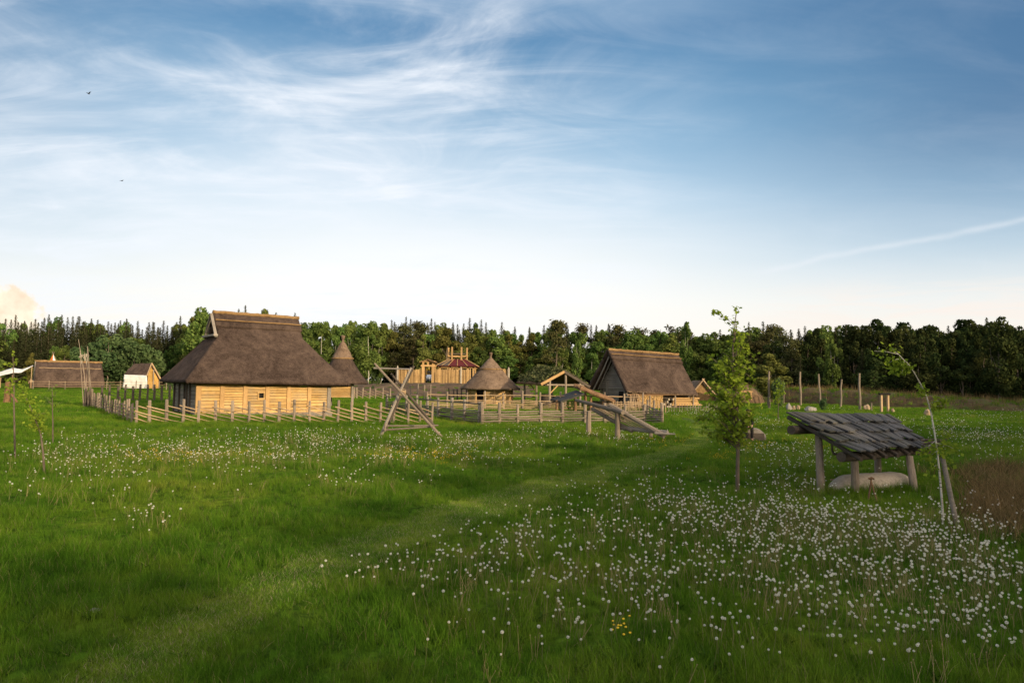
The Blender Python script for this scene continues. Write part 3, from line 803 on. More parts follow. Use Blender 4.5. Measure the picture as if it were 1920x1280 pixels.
mb = MB(); mb.box((1.08, 3, 2.05), (.12, 5.6, .2)).box((1.06, 1.6, 1.2), (.16, .18, 4.0)).box((1.06, 4.4, 1.2), (.16, .18, 3.2))
mb.build('gable_frame', MAT['wood_grey'], h2)
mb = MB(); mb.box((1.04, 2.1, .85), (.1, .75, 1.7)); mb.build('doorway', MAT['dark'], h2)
mb = MB(); wall_between(mb, (1.0, .95), (L2 - .3, .95), 0, 1.9, .22); wall_between(mb, (L2 - .3, .95), (L2 - .3, 5.3), 0, 2.0, .22); wall_between(mb, (L2 - .3, 5.3), (1, 5.3), 0, 1.9, .22)
mb.build('wall', MAT['wood_dark'], h2)
MB().box((L2 / 2, .05, 1.42), (L2 - .1, .12, .12)).build('eave_beam', MAT['bark'], h2)
for x_ in (.5, 3.1, 6.6, 9.2):
    MB().pole((x_, .12, -.05), (x_, .1, 1.45), .09, .08).build('post', MAT['pole'], h2)

def in_frame(root, pts_):                              # local points of a thing to world
    mw = Matrix.Translation(root.location) @ Matrix.Rotation(root.rotation_euler[2], 4, 'Z')
    return [mw @ Vector(p) for p in pts_]

def billets(name, label, cat, root, x0, x1, z1, r0, r1, y0, y1, mat, fill=1.0):
    base = in_frame(root, [((x0 + x1) / 2, y0, 0)])[0]
    th = thing(name, label, cat, base, root.rotation_euler[2]); mb = MB(); z = r1
    row = 0
    while z < z1:
        x = x0 + (r1 if row % 2 else 0)
        while x < x1:
            r = random.uniform(r0, r1)
            if random.random() < fill:
                mb.tube([(x - (x0 + x1) / 2, random.uniform(-.06, .03), z + random.uniform(-.01, .01)), (x - (x0 + x1) / 2 + random.uniform(-.03, .03), y1 - y0, z)], r, 6, True, .15)
            x += 2 * r1 * .97
        z += 1.72 * r1; row += 1
    mb.build('stacked_wood', mat, th); return th
billets('firewood_stack', 'dense golden firewood stack of thin split logs under the low thatched eave', 'firewood', h2, 1.55, 4.95, 1.36, .045, .065, .15, .8, MAT['plank_gold'])
billets('log_pile', 'loose pile of pale round log ends beside the golden firewood stack', 'log pile', h2, 5.1, 6.5, 1.15, .11, .15, .2, .85, MAT['canoe'], .62)
base = in_frame(h2, [(8.1, .3, 0)])[0]
lb = thing('timber_stack', 'stack of sawn beams lying under the right end of the thatched eave', 'timber stack', base, A2)
mb = MB()
for k_ in range(5): mb.beam((-1.6 + random.uniform(-.3, .2), random.uniform(-.1, .3), .35 + .17 * k_), (2.1 + random.uniform(-.4, .6), random.uniform(-.1, .3), .35 + .17 * k_), .24, .14)
mb.build('beam', MAT['post_gold'], lb)
for x_ in (-1.3, 1.5): MB().pole((x_ - .3, -.1, 0), (x_ + .15, .1, 1.15), .07).pole((x_ + .3, .1, 0), (x_ - .1, .1, 1.1), .07).build('trestle', MAT['post_gold'], lb)
base = in_frame(h2, [(.6, -.3, 0)])[0]
lp = thing('leaning_poles', 'bunch of pale poles leaning together against the corner of the firewood house', 'poles', base, A2)
for k_ in range(9):
    MB().pole((-1.0 + .22 * k_ + random.uniform(-.1, .1), -.5 + random.uniform(-.1, .1), 0), (-.1 + .12 * k_ + random.uniform(-.1, .1), .3, 1.5 + random.uniform(-.2, .15)), .045, .03).build('pole', MAT['rod'], lp)

# ---- open shed with a turf roof
A_F, EL, ERt = Wp(1058, 695, 69), Wp(1014, 719, 68.5), Wp(1106, 724, 70)
offb = Wp(1008, 692, 76.5) - A_F; offb.z = 0.1
base = gz_((EL + ERt) / 2)
sh = thing('turf_roofed_shed', 'open timber shed with grassy turf roof and pale bargeboard right of the roundhouse', 'shed', base)
mb = MB(); slab(mb, EL, A_F, A_F + offb, EL + offb, .16); slab(mb, A_F, ERt, ERt + offb, A_F + offb, .16)
rf = mb.build('roof', MAT['bark'], sh, off=base)
vs = []
for (a, b_) in ((EL, A_F), (A_F, ERt)):
    for i in range(1500):
        p = a.lerp(b_, random.random() ** .9) + offb * random.uniform(0.02, 1); f_ = (p - A_F).dot(offb) / offb.dot(offb); vs.append(p + Vector((0, 0, random.uniform(.0, .3 + .45 * max(0, f_)))))
def cards(P, size, jit=.5, nrm=None, asp=0.55, seed=1):
    """P (N,3) leaf-shaped quads turned at random (or about nrm)"""
    rg = np.random.default_rng(seed); P = np.asarray([list(p) for p in P], float) if not isinstance(P, np.ndarray) else P
    n = len(P); d = rg.normal(size=(n, 3)); d /= np.linalg.norm(d, axis=1)[:, None]
    e = rg.normal(size=(n, 3))
    if nrm is not None:
        e2 = np.cross(nrm, d); d = np.cross(e2, nrm) * .75 + d * .25; e = np.cross(d, nrm) + .35 * e
    e -= d * (e * d).sum(1)[:, None]; d /= np.linalg.norm(d, axis=1)[:, None] + 1e-9; e /= np.linalg.norm(e, axis=1)[:, None] + 1e-9
    s = (size * rg.uniform(1 - jit, 1 + jit, n))[:, None]
    V = np.stack([P - d * s, P + e * s * asp, P + d * s, P - e * s * asp], 1).reshape(-1, 3)
    return V, np.arange(4 * n).reshape(n, 4)
V, F = cards(vs, .17); V -= np.array(base)
link_mesh('turf', np_mesh('turf', V, [F]), MAT['l_turf'], rf)
mb = MB(); upv = offb.normalized()
for a, b_, mt_ in ((EL, A_F, MAT['post_gold']), (A_F, ERt, MAT['wood_dark'])): MB().beam(Vector(a) - upv * .06 + Vector((0, 0, -.08)), Vector(b_) - upv * .06 + Vector((0, 0, -.08)), .08, .26).build('bargeboard', mt_, sh, off=base)
for f_, t_ in ((.18, 0), (.18, .5), (.18, 1), (.5, 0), (.8, 0), (.8, .5), (.8, 1)):
    p = EL.lerp(ERt, f_) + offb * t_; top = EL.z + (A_F.z - EL.z) * (1 - abs(f_ - .5) * 2) - .12
    MB().pole((p.x, p.y, float(H(p.x, p.y)) - .05), (p.x, p.y, top), .12, .11, 8, .008).build('post', MAT['pole'], sh, off=base)
mb = MB(); q0, q1 = EL.lerp(ERt, .12), EL.lerp(ERt, .88); zt = EL.z - .1
for t_ in (0, 1): mb.beam(Vector((q0.x, q0.y, zt)) + offb * t_, Vector((q1.x, q1.y, zt)) + offb * t_, .14, .16)
for f_ in (.18, .8): pq = EL.lerp(ERt, f_); mb.beam(Vector((pq.x, pq.y, zt + .1)), Vector((pq.x, pq.y, zt + .1)) + offb, .14, .14)
mb.build('tie_beam', MAT['pole'], sh, off=base)
mb = MB(); p = EL.lerp(ERt, .18); q = EL.lerp(ERt, .34)
mb.beam((p.x, p.y - .02, zt - .9), (q.x, q.y - .02, zt - .05), .1, .1).build('brace', MAT['post_gold'], sh, off=base); mb = MB(); p2 = EL.lerp(ERt, .18) + offb * .5; p3 = EL.lerp(ERt, .18) + offb * .75
mb.beam((p2.x, p2.y, zt - .8), (p3.x, p3.y, zt), .1, .1)
mb.build('brace', MAT['post_gold'], sh, off=base)
# things kept in the shed
for (fx, ty, label, s_) in ((.42, .55, 'dark weathered barrel-like wooden vat standing left under the turf roofed shed', 1.0), (.62, .5, 'lower dark wooden vat standing in the middle under the turf roofed shed', .8)):
    p = gz_(EL.lerp(ERt, fx) + offb * ty); v_ = thing('wooden_vat', label, 'vat', p)
    MB().lathe([(.55 * s_, 0), (.62 * s_, .6 * s_), (.55 * s_, 1.25 * s_), (.47 * s_, 1.25 * s_), (.45 * s_, 1.0 * s_)], 20).build('staves', MAT['wood_dark'], v_)
    MB().lathe([(.605 * s_, .3 * s_), (.63 * s_, .3 * s_), (.635 * s_, .37 * s_), (.61 * s_, .37 * s_)], 20).build('hoop', MAT['pole'], v_)

# ---- small animal shelter with a bark roof
base = gz_(Wp(1090, 768, 62))
an = thing('bark_roofed_shelter', 'low open animal shelter with sagging bark slab roof behind the rail pen', 'shelter', base)
mb = MB(); slab(mb, Wp(1031, 748, 64), Wp(1051, 752, 60.5), Wp(1095, 737, 60.5), Wp(1080, 731, 64), .14)
mb.build('plank_roof', MAT['shingle'], an, off=base)
mb = MB()
for k_ in range(7):
    f0 = k_ / 7; f1 = (k_ + 1) / 7
    a, b_ = Wp(1076, 722, 64.5).lerp(Wp(1091, 728, 60.5), f0), Wp(1142, 748, 64.5).lerp(Wp(1155, 754, 60.5), f0)
    mb.pole(a + Vector((0, 0, random.uniform(-.03, .05))), b_ + Vector((random.uniform(-.1, .15), 0, random.uniform(-.03, .03))), .2, .17, 8, .012, 6, .2)
mb.build('bark_roof', MAT['bark'], an, off=base)
for u_, v_ in ((1044, 750), (1079, 738), (1098, 738), (1108, 742), (1131, 752)):
    p = Wp(u_, v_, 61.5); MB().pole((p.x, p.y, float(H(p.x, p.y))), p, .13, .11, 8, .005).build('post', MAT['bark'], an, off=base)
mb = MB(); mb.beam(Wp(1108, 760, 62.5), Wp(1140, 762, 62.5), .1, .9); mb.build('rear_board', MAT['wood_dark'], an, off=base)

# ---- long low thatched house at the far left
base = gz_(Wp(128, 725, 131)); sc_ = 131 / FPX
lh = thing('thatched_longhouse', 'long low thatched longhouse with roof down to the ground at the far left', 'longhouse', base, R(37))
Ln = 10.9; prof = [(-3.0, 0), (-2.75, 1.3), (-2.2, 2.6), (-1.4, 3.7), (-.5, 4.55), (0, 4.8)]
mb = MB()
for sgn in (1, -1):
    for (ya, za), (yb, zb) in zip(prof[:-1], prof[1:]):
        sag = .12
        mb.patch((-Ln / 2 - .2 + .4 * za / 4.8, ya * sgn, za), (Ln / 2 + .3 - .5 * za / 4.8, ya * sgn, za), (Ln / 2 + .3 - .5 * zb / 4.8, yb * sgn, zb), (-Ln / 2 - .2 + .4 * zb / 4.8, yb * sgn, zb), 40, 4)
rf = mb.build('roof', MAT['thatch'], lh, merge=.01, noise=.09, nscale=.8, solid=.3, smooth=True)
mb = MB(); mb.tube([(-Ln / 2 + Ln * i / 20, 0, 4.86 + random.uniform(-.03, .05)) for i in range(21)], .2, 8, jit=.2); mb.build('straw_ridge', MAT['straw'], rf)
mb = MB(); mb.tube([(-Ln / 2 + .6 + (Ln - 1) * i / 12, -1.62, 3.62 + random.uniform(-.05, .05)) for i in range(13)], .05, 6); mb.build('ridge_pole', MAT['rod'], rf)
for x_ in (-Ln / 2 + .4, Ln / 2 - .6): MB().poly([(x_, y_, z_) for y_, z_ in ([(-2.9, 0), (-2.6, 1.3), (-2.0, 2.6), (-1.2, 3.6), (0, 4.6), (1.2, 3.6), (2.0, 2.6), (2.6, 1.3), (2.9, 0)])]).build('dark_end_sheet', MAT['wood_dark'], lh)  # dark sheets stand in for the shade of the open end
mb = MB()
for y_ in (-2.9, 2.9): mb.pole((-Ln / 2 - .15, y_, 0), (-Ln / 2 + .1, 0, 4.9), .1)
mb.build('end_rafter', MAT['wood_grey'], lh)

# ---- small hut with a white cloth
rl, rr2, el, er = Wp(251, 682, 133), Wp(284, 680, 131.5), Wp(232, 701, 130.5), Wp(275, 703, 129)
br = Wp(303, 714, 133.5); bl = br + (el - er)
base = gz_((el + br) / 2)
hu = thing('thatched_hut', 'small hut with pale patchy thatch and ochre clay gable left of the large house', 'hut', base)
mb = MB(); mb.patch(el, er, rr2, rl, 16, 10); mb.patch(br, bl, rl, rr2, 16, 10)
mb.build('roof', MAT['thatch'], hu, off=base, merge=.01, noise=.12, nscale=1.1, solid=.25)
mb = MB()
for a in (er, br): mb.beam(a + Vector((.12, -.1, -.1)), rr2 + Vector((.12, -.1, -.1)), .12, .25)
mb.build('bargeboard', MAT['rod'], hu, off=base)
zb_ = base.z - .1
inn = lambda p, q, f: p.lerp(q, f)
e2, b2 = inn(er, br, .1), inn(er, br, .9); ax = (el - er) * .06
mb = MB(); r_ = rr2 + ax
mb.poly([Vector((e2.x, e2.y, zb_)) + ax, Vector((b2.x, b2.y, zb_)) + ax, b2 + ax, r_ - Vector((0, 0, .2)), e2 + ax])
mb.build('gable_wall', MAT['clay'], hu, off=base)
mb = MB()
for p in (e2, inn(er, br, .5), b2): mb.beam(Vector((p.x, p.y, zb_)) + ax * .6, Vector((p.x, p.y, p.z + (1.6 if p not in (e2, b2) else 0))) + ax * .6, .14, .14)
mb.build('post', MAT['wood_grey'], hu, off=base)
mb = MB(); e3, e4 = inn(el, br, .1), inn(el, er, .98)
mb.poly([Vector((el.x, el.y + .4, zb_)), Vector((er.x, er.y + .4, zb_)), er + Vector((0, .4, 0)), el + Vector((0, .4, 0))]); mb.build('side_wall', MAT['wood_dark'], hu, off=base)
cb = gz_((el + er) / 2 + Vector((0, -.1, 0)))
mb = MB(); a, b_, c_, d_ = Wp(230, 727, 130), Wp(277, 729, 128.6), Wp(275, 703.5, 128.8), Wp(233, 702, 130.2)
mb.patch(a, b_, c_, d_, 20, 12)
cl = mb.build('hanging_cloth', MAT['cloth'], off=cb, noise=.12, nscale=1.4, solid=.02, smooth=True); cl.location = cb
tag(cl, 'white cloth hung along the side of the small ochre hut', 'cloth')

# ---- camp at the far left: awning, orange tent
base = gz_(Wp(20, 725, 124))
aw = thing('awning', 'white cloth awning stretched on poles left of the long thatched roof', 'awning', base)
rows = [[Wp(-30, 700, 122), Wp(0, 697, 122), Wp(24, 689, 122), Wp(42, 692, 122), Wp(62, 684, 124)], [Wp(-30, 706, 120), Wp(0, 704.5, 120), Wp(22, 699, 119.5), Wp(40, 698, 120), Wp(62, 686, 123)]]
mb = MB()
for i in range(4): mb.patch(rows[1][i], rows[1][i + 1], rows[0][i + 1], rows[0][i], 6, 6)
mb.build('sail', MAT['cloth'], aw, off=base, merge=.02, noise=.06, nscale=.9, solid=.02, smooth=True)
for u_, v_ in ((24, 690), (2, 699), (60, 686)):
    p = Wp(u_, v_, 121); MB().pole((p.x, p.y, float(H(p.x, p.y))), p, .06).build('pole', MAT['rod'], aw, off=base)
base = gz_(Wp(97, 720, 142))
ot = thing('orange_tent', 'pointed orange tent with a white flap rising behind the longhouse ridge', 'tent', base)
zt_ = Wp(97, 663, 142).z - base.z
mb = MB(); r_ = 3.0
for k_ in range(6):
    a0, a1 = R(-90 + 60 * k_ - 30), R(-90 + 60 * k_ + 30)
    if k_ == 1: continue
    mb.poly([(r_ * math.cos(a0), r_ * math.sin(a0), 0), (r_ * math.cos(a1), r_ * math.sin(a1), 0), (0.05 * math.cos(a1), .05 * math.sin(a1), zt_)])
mb.build('canvas', MAT['orange'], ot)
mb = MB(); a0, a1 = R(-60), R(0); mb.poly([(r_ * math.cos(a0), r_ * math.sin(a0), 0), (r_ * math.cos(a1), r_ * math.sin(a1), 0), (0, 0, zt_)]); mb.build('flap', MAT['cloth'], ot)
mb = MB()
for k_ in range(4): mb.pole((r_ * math.cos(k_ * 1.5), r_ * math.sin(k_ * 1.5), 0), (-.25 * math.cos(k_ * 1.5), -.25 * math.sin(k_ * 1.5), zt_ + .4), .05)
mb.build('tent_pole', MAT['pole'], ot)

# ---- timber fort on its mound
DF = 130.0; sf = DF / FPX
def stake_run(name, label, us, vt, vb, dy=0):
    base = gz_(Wp((us[0] + us[-1]) / 2, vb, DF + dy)); th = thing(name, label, 'palisade', base, 0)
    for u_ in us:
        p = Wp(u_, vb, DF + dy); z0 = float(H(p.x, p.y)) - .2; top = Wp(u_, vt, DF + dy).z + random.uniform(-.12, .12)
        w_ = (us[1] - us[0]) * sf * random.uniform(.36, .47)
        MB().tube([(p.x, p.y, z0), (p.x + random.uniform(-.04, .04), p.y, top - .22), (p.x, p.y, top)], [w_ * 1.02, w_ * .98, w_ * .45], 7, True, .1).build('stake', MAT['palisade'], th, off=base)
    return th
stake_run('palisade', 'short run of pale upright palisade stakes left of the fort gate', list(np.arange(744, 789, 2.6)), 691.5, 716)
stake_run('palisade', 'long run of pale upright palisade stakes right of the fort gate', list(np.arange(816.5, 884, 2.6)), 691.5, 717)
stake_run('palisade', 'end of the palisade showing at the right of the conical roundhouse roof', list(np.arange(938, 955, 2.6)), 692, 717)
base = gz_(Wp(744, 716, DF - .4))
p = Wp(745, 714, DF - .4); hp = Wp(745, 685, DF - .4)
ps = thing('carved_post', 'thick pointed grey post at the left end of the palisade', 'post', gz_(p))
MB().tube([(0, 0, -.2), (0, 0, hp.z - ps.location.z - .5), (0, 0, hp.z - ps.location.z)], [.2, .19, .05], 9, True, .08).build('shaft', MAT['canoe'], ps)
p = Wp(864, 714, DF - .4); hp = Wp(864, 687, DF - .4)
ps = thing('carved_post', 'thick pointed grey post standing out of the long palisade run', 'post', gz_(p))
MB().tube([(0, 0, -.2), (0, 0, hp.z - ps.location.z - .5), (0, 0, hp.z - ps.location.z)], [.2, .19, .05], 9, True, .08).build('shaft', MAT['canoe'], ps)
p = Wp(953.5, 714, DF - .4); hp = Wp(953.5, 688, DF - .4)
ps = thing('carved_post', 'thick pointed grey post at the right end of the palisade beyond the roundhouse', 'post', gz_(p))
MB().tube([(0, 0, -.2), (0, 0, hp.z - ps.location.z - .5), (0, 0, hp.z - ps.location.z)], [.2, .19, .05], 9, True, .08).build('shaft', MAT['canoe'], ps)
# gate
base = gz_(Wp(802, 717, DF)); gt = thing('gate_tower', 'fresh timber gate tower with small gabled roof in the palisade', 'gate', base)
z0 = -.2; lx = lambda u_: (u_ - 802) * sf
zz = lambda v_: Wp(802, v_, DF).z - base.z
for u_, w_ in ((793, .52), (811.5, .5)):
    for y_ in (0, 2.2): MB().box((lx(u_), y_, (z0 + zz(687)) / 2), (w_, .45, zz(687) - z0)).build('post', MAT['post_gold'], gt)
mb = MB()
for y_ in (0, 2.2): mb.box((lx(802), y_ - .02, zz(685.5)), (2.7, .5, .32)).box((lx(802), y_, zz(677.5)), (2.6, .3, .2))
mb.box((lx(802), 1.1, zz(687) + .1), (2.3, 1.7, .1))
mb.build('beam', MAT['post_gold'], gt)
for u_ in (793, 802, 811):
    for y_ in (0, 2.2): MB().box((lx(u_), y_, (zz(684) + zz(678.5)) / 2), (.36, .25, zz(678.5) - zz(684) + .05)).build('upper_post', MAT['post_gold'], gt)
mb = MB()
slab(mb, (lx(786), -.7, zz(679)), (lx(786), 2.9, zz(679)), (lx(802), 2.9, zz(673)), (lx(802), -.7, zz(673)), .12)
slab(mb, (lx(818), -.7, zz(679)), (lx(818), 2.9, zz(679)), (lx(802), 2.9, zz(673) + .005), (lx(802), -.7, zz(673) + .005), .12)
mb.build('roof', MAT['bark'], gt)
# tower hall with red roof behind the palisade
DT = 138.0; st = DT / FPX; base = gz_(Wp(858, 715, DT)); tw = thing('fort_tower', 'half-built timber tower with dark red roof and bare posts rising above the palisade', 'tower', base)
lx = lambda u_: (u_ - 858) * st
zz = lambda v_: Wp(858, v_, DT).z - base.z
mb = MB(); ze_, zt_ = zz(686.5), zz(673.5)
E_ = [(lx(821), -4.2, ze_), (lx(896), -4.2, ze_), (lx(896), 4.2, ze_), (lx(821), 4.2, ze_)]; T_ = [(lx(843), -1.2, zt_), (lx(872), -1.2, zt_), (lx(872), 1.2, zt_), (lx(843), 1.2, zt_)]
for i in (0, 1, 2): slab(mb, E_[i], E_[(i + 1) % 4], T_[(i + 1) % 4], T_[i], .12)
mb.build('roof', MAT['red'], tw)
mb = MB(); slab(mb, E_[3], E_[0], T_[0], T_[3], .12); slab(mb, Vector(E_[0]) + Vector((0, -.05, .03)), Vector(E_[0]).lerp(Vector(E_[1]), .3) + Vector((0, -.05, .03)), Vector(T_[0]).lerp(Vector(T_[1]), .12) + Vector((0, -.05, .03)), Vector(T_[0]) + Vector((0, -.05, .03)), .05)
mb.build('unfinished_roof', MAT['wood_dark'], tw)  # left slope and a front strip, darker than the red slopes
mb = MB()
for i in range(4):
    a, b_ = Vector(E_[i]), Vector(T_[i]); mb.beam(a + Vector((0, 0, .06)), b_ + Vector((0, 0, .06)), .14, .12)
for f_ in (.14, .3, .52, .76): mb.beam(Vector(E_[0]).lerp(Vector(E_[1]), f_) + Vector((0, 0, .05)), Vector(T_[0]).lerp(Vector(T_[1]), f_) + Vector((0, 0, .05)), .1, .08)
mb.build('roof_batten', MAT['post_gold'], tw)
for u_ in (828, 847, 863, 879, 889):
    for y_ in (-3.4, 3.4): MB().box((lx(u_), y_, (ze_ - .2) / 2), (.34, .34, ze_ - .1)).build('post', MAT['post_gold'], tw)
mb = MB()
for y_ in (-3.42, 3.42): mb.box((lx(858.5), y_, ze_ - .25), (7.4, .3, .34))
mb.beam((lx(846), -3.5, ze_ - 1.6), (lx(841), -3.5, ze_ - .2), .16, .16).beam((lx(848), -3.5, ze_ - 1.6), (lx(853), -3.5, ze_ - .2), .16, .16)
mb.build('beam', MAT['post_gold'], tw)
mb = MB(); mb.box((lx(858.5), 0, ze_ / 2 - .35), (6.6, 5.8, ze_ - .9)); mb.build('inner_wall', MAT['wood_dark'], tw)
for u_, y_ in ((839, 1.4), (848, -1.5), (865.5, -1.5), (874, 1.4)):
    MB().box((lx(u_), y_, (zz(651) + zz(680)) / 2), (.30, .28, zz(651) - zz(680))).build('upper_post', MAT['post_gold'], tw)
mb = MB()
mb.box((lx(856.5), -1.3, zz(668)), (3.5, .22, .2)).box((lx(856.5), 1.2, zz(668)), (3.9, .22, .2)).box((lx(840.5), 0, zz(667)), (.2, 2.8, .2)).box((lx(873.5), 0, zz(667)), (.2, 2.8, .2))
mb.build('platform_beam', MAT['post_gold'], tw)
mb = MB(); mb.box((lx(857), 1.5, zz(662.5)), (3.7, .12, .22)); mb.build('rail', MAT['wood_dark'], tw)

# vehicles seen through the gate
DC = 137.5; base = gz_(Wp(803, 716, DC)); ca = thing('parked_car', 'small pale van with dark windscreen parked in the fort gateway', 'van', base)
mb = MB(); prof = [(-.85, .35), (-.9, .6), (-.9, 1.0), (-.82, 1.35), (-.7, 1.62), (-.4, 1.72), (.4, 1.72), (.7, 1.62), (.82, 1.35), (.9, 1.0), (.9, .6), (.85, .35)]
secs = [(0.0, .92, .62), (.15, 1, .66), (.9, 1, .72), (1.5, 1, 1.0), (3.8, 1, 1.0), (4.0, .95, .95)]
rings = []
for y_, sx, sz in secs: rings.append(mb.verts([(x * sx, y_, .35 + (z - .35) * sz) for x, z in prof]))
for a, b_ in zip(rings[:-1], rings[1:]):
    for j in range(len(prof)): mb.f.append((a + j, a + (j + 1) % len(prof), b_ + (j + 1) % len(prof), b_ + j))
mb.f.append(tuple(rings[0] + j for j in range(len(prof)))); mb.f.append(tuple(rings[-1] + j for j in reversed(range(len(prof)))))
bd = mb.build('body', MAT['silver'], ca)
mb = MB(); mb.poly([(-.72, .93, 1.34), (.72, .93, 1.34), (.6, 1.42, 1.66), (-.6, 1.42, 1.66)]); mb.build('windscreen', MAT['glass'], ca)
mb = MB(); mb.box((0, -.03, .72), (1.0, .06, .22)).box((0, -.03, .42), (1.6, .08, .2)); mb.build('grille', MAT['black'], ca)
for s_ in (-1, 1): MB().box((s_ * .68, -.02, .85), (.3, .06, .18)).build('headlight', MAT['cloth'], ca)
for x_ in (-.78, .78):
    for y_ in (.75, 3.2): MB().tube([(x_ - .1, y_, .32), (x_ + .1, y_, .32)], .32, 14).build('wheel', MAT['black'], ca)
DX = 146.0; base = gz_(Wp(802, 715, DX)); ex = thing('excavator', 'yellow excavator with raised arm standing behind the pale van in the gateway', 'excavator', base)
mb = MB(); mb.box((0, 0, 1.35), (2.3, 3, .7)); mb.build('body', MAT['yellow'], ex, bevel=.08)
mb = MB(); mb.box((-.55, -.6, 2.3), (1.0, 1.4, 1.3)); cb_ = mb.build('cab', MAT['yellow'], ex, bevel=.06)
MB().box((-.55, -1.32, 2.4), (.8, .04, .85)).build('window', MAT['glass'], cb_)
for s_ in (-1, 1): MB().box((s_ * .9, 0, .45), (.5, 3.2, .85)).build('track', MAT['black'], ex, bevel=.2)
mb = MB(); mb.beam((.45, -1.2, 1.7), (.55, -2.4, 3.6), .35, .45); mb.beam((.55, -2.4, 3.55), (.7, -3.8, 2.6), .28, .35); mb.build('arm', MAT['yellow'], ex)
mb = MB(); mb.box((.7, -3.8, 2.2), (.8, .6, .6)); mb.build('bucket', MAT['wood_dark'], ex, bevel=.1)

# ---- huts half hidden behind the young maple
base = gz_(Wp(1318, 752, 97)); ah = thing('straw_hut', 'little straw hut with pale crossed gable poles behind the young maple', 'hut', base)
sc_ = 97 / FPX; ap = Wp(1313, 713, 97) - base; l_ = Vector((-1.6, 0, .0)); 
mb = MB()
for sgn in (1, -1):
    mb.patch((sgn * 2.4, -.1, 0), (sgn * 2.4, 4.5, 0), (0, 4.5, ap.z), (0, -.1, ap.z), 10, 10)
mb.build('roof', MAT['thatch_pale'], ah, merge=.01, noise=.08, nscale=1.4, solid=.25)
mb = MB(); mb.poly([(-2.2, .2, 0), (2.2, .2, 0), (0, .2, ap.z - .15)]); mb.build('gable_wall', MAT['straw'], ah)
mb = MB()
for sgn in (1, -1): mb.pole((sgn * 2.5, -.25, 0), (-sgn * .15, -.25, ap.z + .25), .12, .09)
mb.build('gable_pole', MAT['rod'], ah)
base = gz_(Wp(1385, 755, 92)); bh = thing('earth_covered_hut', 'low brown earth covered hut behind the young maple, left of the bushy tree', 'hut', base)
mb = MB(); mb.lathe([(3.2, -.1), (2.9, .8), (2.2, 1.6), (1.3, 2.2), (.5, 2.5), (.02, 2.55)], 28, nz=.03); mb.build('mound', m_earth, bh, noise=.12, nscale=1.5, smooth=True)
mb = MB(); mb.beam((-.7, -2.9, 0), (-.7, -2.7, 1.35), .16, .16); mb.beam((.7, -2.9, 0), (.7, -2.7, 1.35), .16, .16); mb.beam((-.9, -2.72, 1.42), (.9, -2.72, 1.42), .18, .16); mb.build('door_frame', MAT['post_gold'], bh)


# ================================================================== FENCES AND POLE FRAMES
def post_on(th, base, p, hgt, r, mat, lean=.03, n=7):
    q = Vector(p) + Vector((random.uniform(-lean, lean) * hgt, random.uniform(-lean, lean) * hgt, hgt))
    MB().tube([Vector(p) - Vector((0, 0, .15)), Vector(p).lerp(q, .5) + Vector((random.uniform(-.015, .015), 0, 0)), q, q + Vector((0, 0, .02))], [r * 1.05, r, r * .95, r * .6], n, True, .12).build('post', mat, th, off=base)

# rail fence of slanting rods in front of the large house
us = [256, 280, 312, 343, 372, 404, 435.5, 466.5, 495, 523, 551, 580, 607, 633, 659.5, 686, 713, 738, 765, 787, 810]
FP = [G(u_, 793 + (2 if i == 18 else 0)) for i, u_ in enumerate(us)]
base = FP[10].copy(); fe = thing('slant_rail_fence', 'rail fence of split posts and thin slanting rods in front of the large thatched house', 'fence', base)
for p in FP: post_on(fe, base, p, random.uniform(1.2, 1.36), random.uniform(.072, .095), MAT['pole'])
def along(P, s):
    s = max(-0.3, min(len(P) - 1.001, s)); i = int(max(0, math.floor(s))); return P[i].lerp(P[i + 1], s - i)
n_rod = 0
for k_ in range(-3, len(FP) - 1):
    s0, s1 = k_ - .18, k_ + 4.1; z0_, z1_ = .98 + random.uniform(-.08, .08), .02
    a_s = max(s0, -.1); b_s = min(s1, len(FP) - 1 + .05)
    if b_s - a_s < .4: continue
    zf = lambda s: z0_ + (z1_ - z0_) * (s - s0) / (s1 - s0)
    sy = -.1 if k_ % 2 else .1
    pts = []
    for i in range(5):
        s = a_s + (b_s - a_s) * i / 4; p = along(FP, s); pts.append(p + Vector((0, sy, zf(s) + random.uniform(-.02, .02))))
    MB().tube(pts, [.034, .032, .03, .027, .022], 6, True, .1).build('rail', MAT['rod'], fe, off=base)

# woven stake fence on the left side
P0, P1 = G(250, 791), G(160, 758)
base = P0.lerp(P1, .5); wf_ = thing('wattle_fence', 'close grey stake fence with woven rails running back from the near corner of the yard', 'fence', base)
for i in range(34):
    f_ = (i + random.uniform(-.25, .25)) / 33; p = gz_(P0.lerp(P1, max(0, min(1, f_)))); sd = .09 if i % 2 else -.09
    p = p + Vector((sd, sd * .3, 0)); q = p + Vector((random.uniform(-.1, .1), random.uniform(-.1, .1), random.uniform(1.0, 1.32)))
    MB().tube([p - Vector((0, 0, .1)), q], [.062, .05], 6, True, .15).build('stake', MAT['wood_dark'] if i % 3 == 1 else MAT['pole'], wf_, off=base)  # every third stake darker, to put this face's shade into the wood
for z_ in (.2, .4, .6, .8):
    pts = [gz_(P0.lerp(P1, i / 16)) + Vector((.05 * (-1) ** i, 0, z_ + random.uniform(-.04, .04))) for i in range(17)]
    MB().tube(pts, .035, 6, True, .15).build('rail', MAT['pole'], wf_, off=base)
base = G(166, 762); bn = thing('stake_bundle', 'bundle of upright stakes tied together at the far left corner of the yard fence', 'stakes', base)
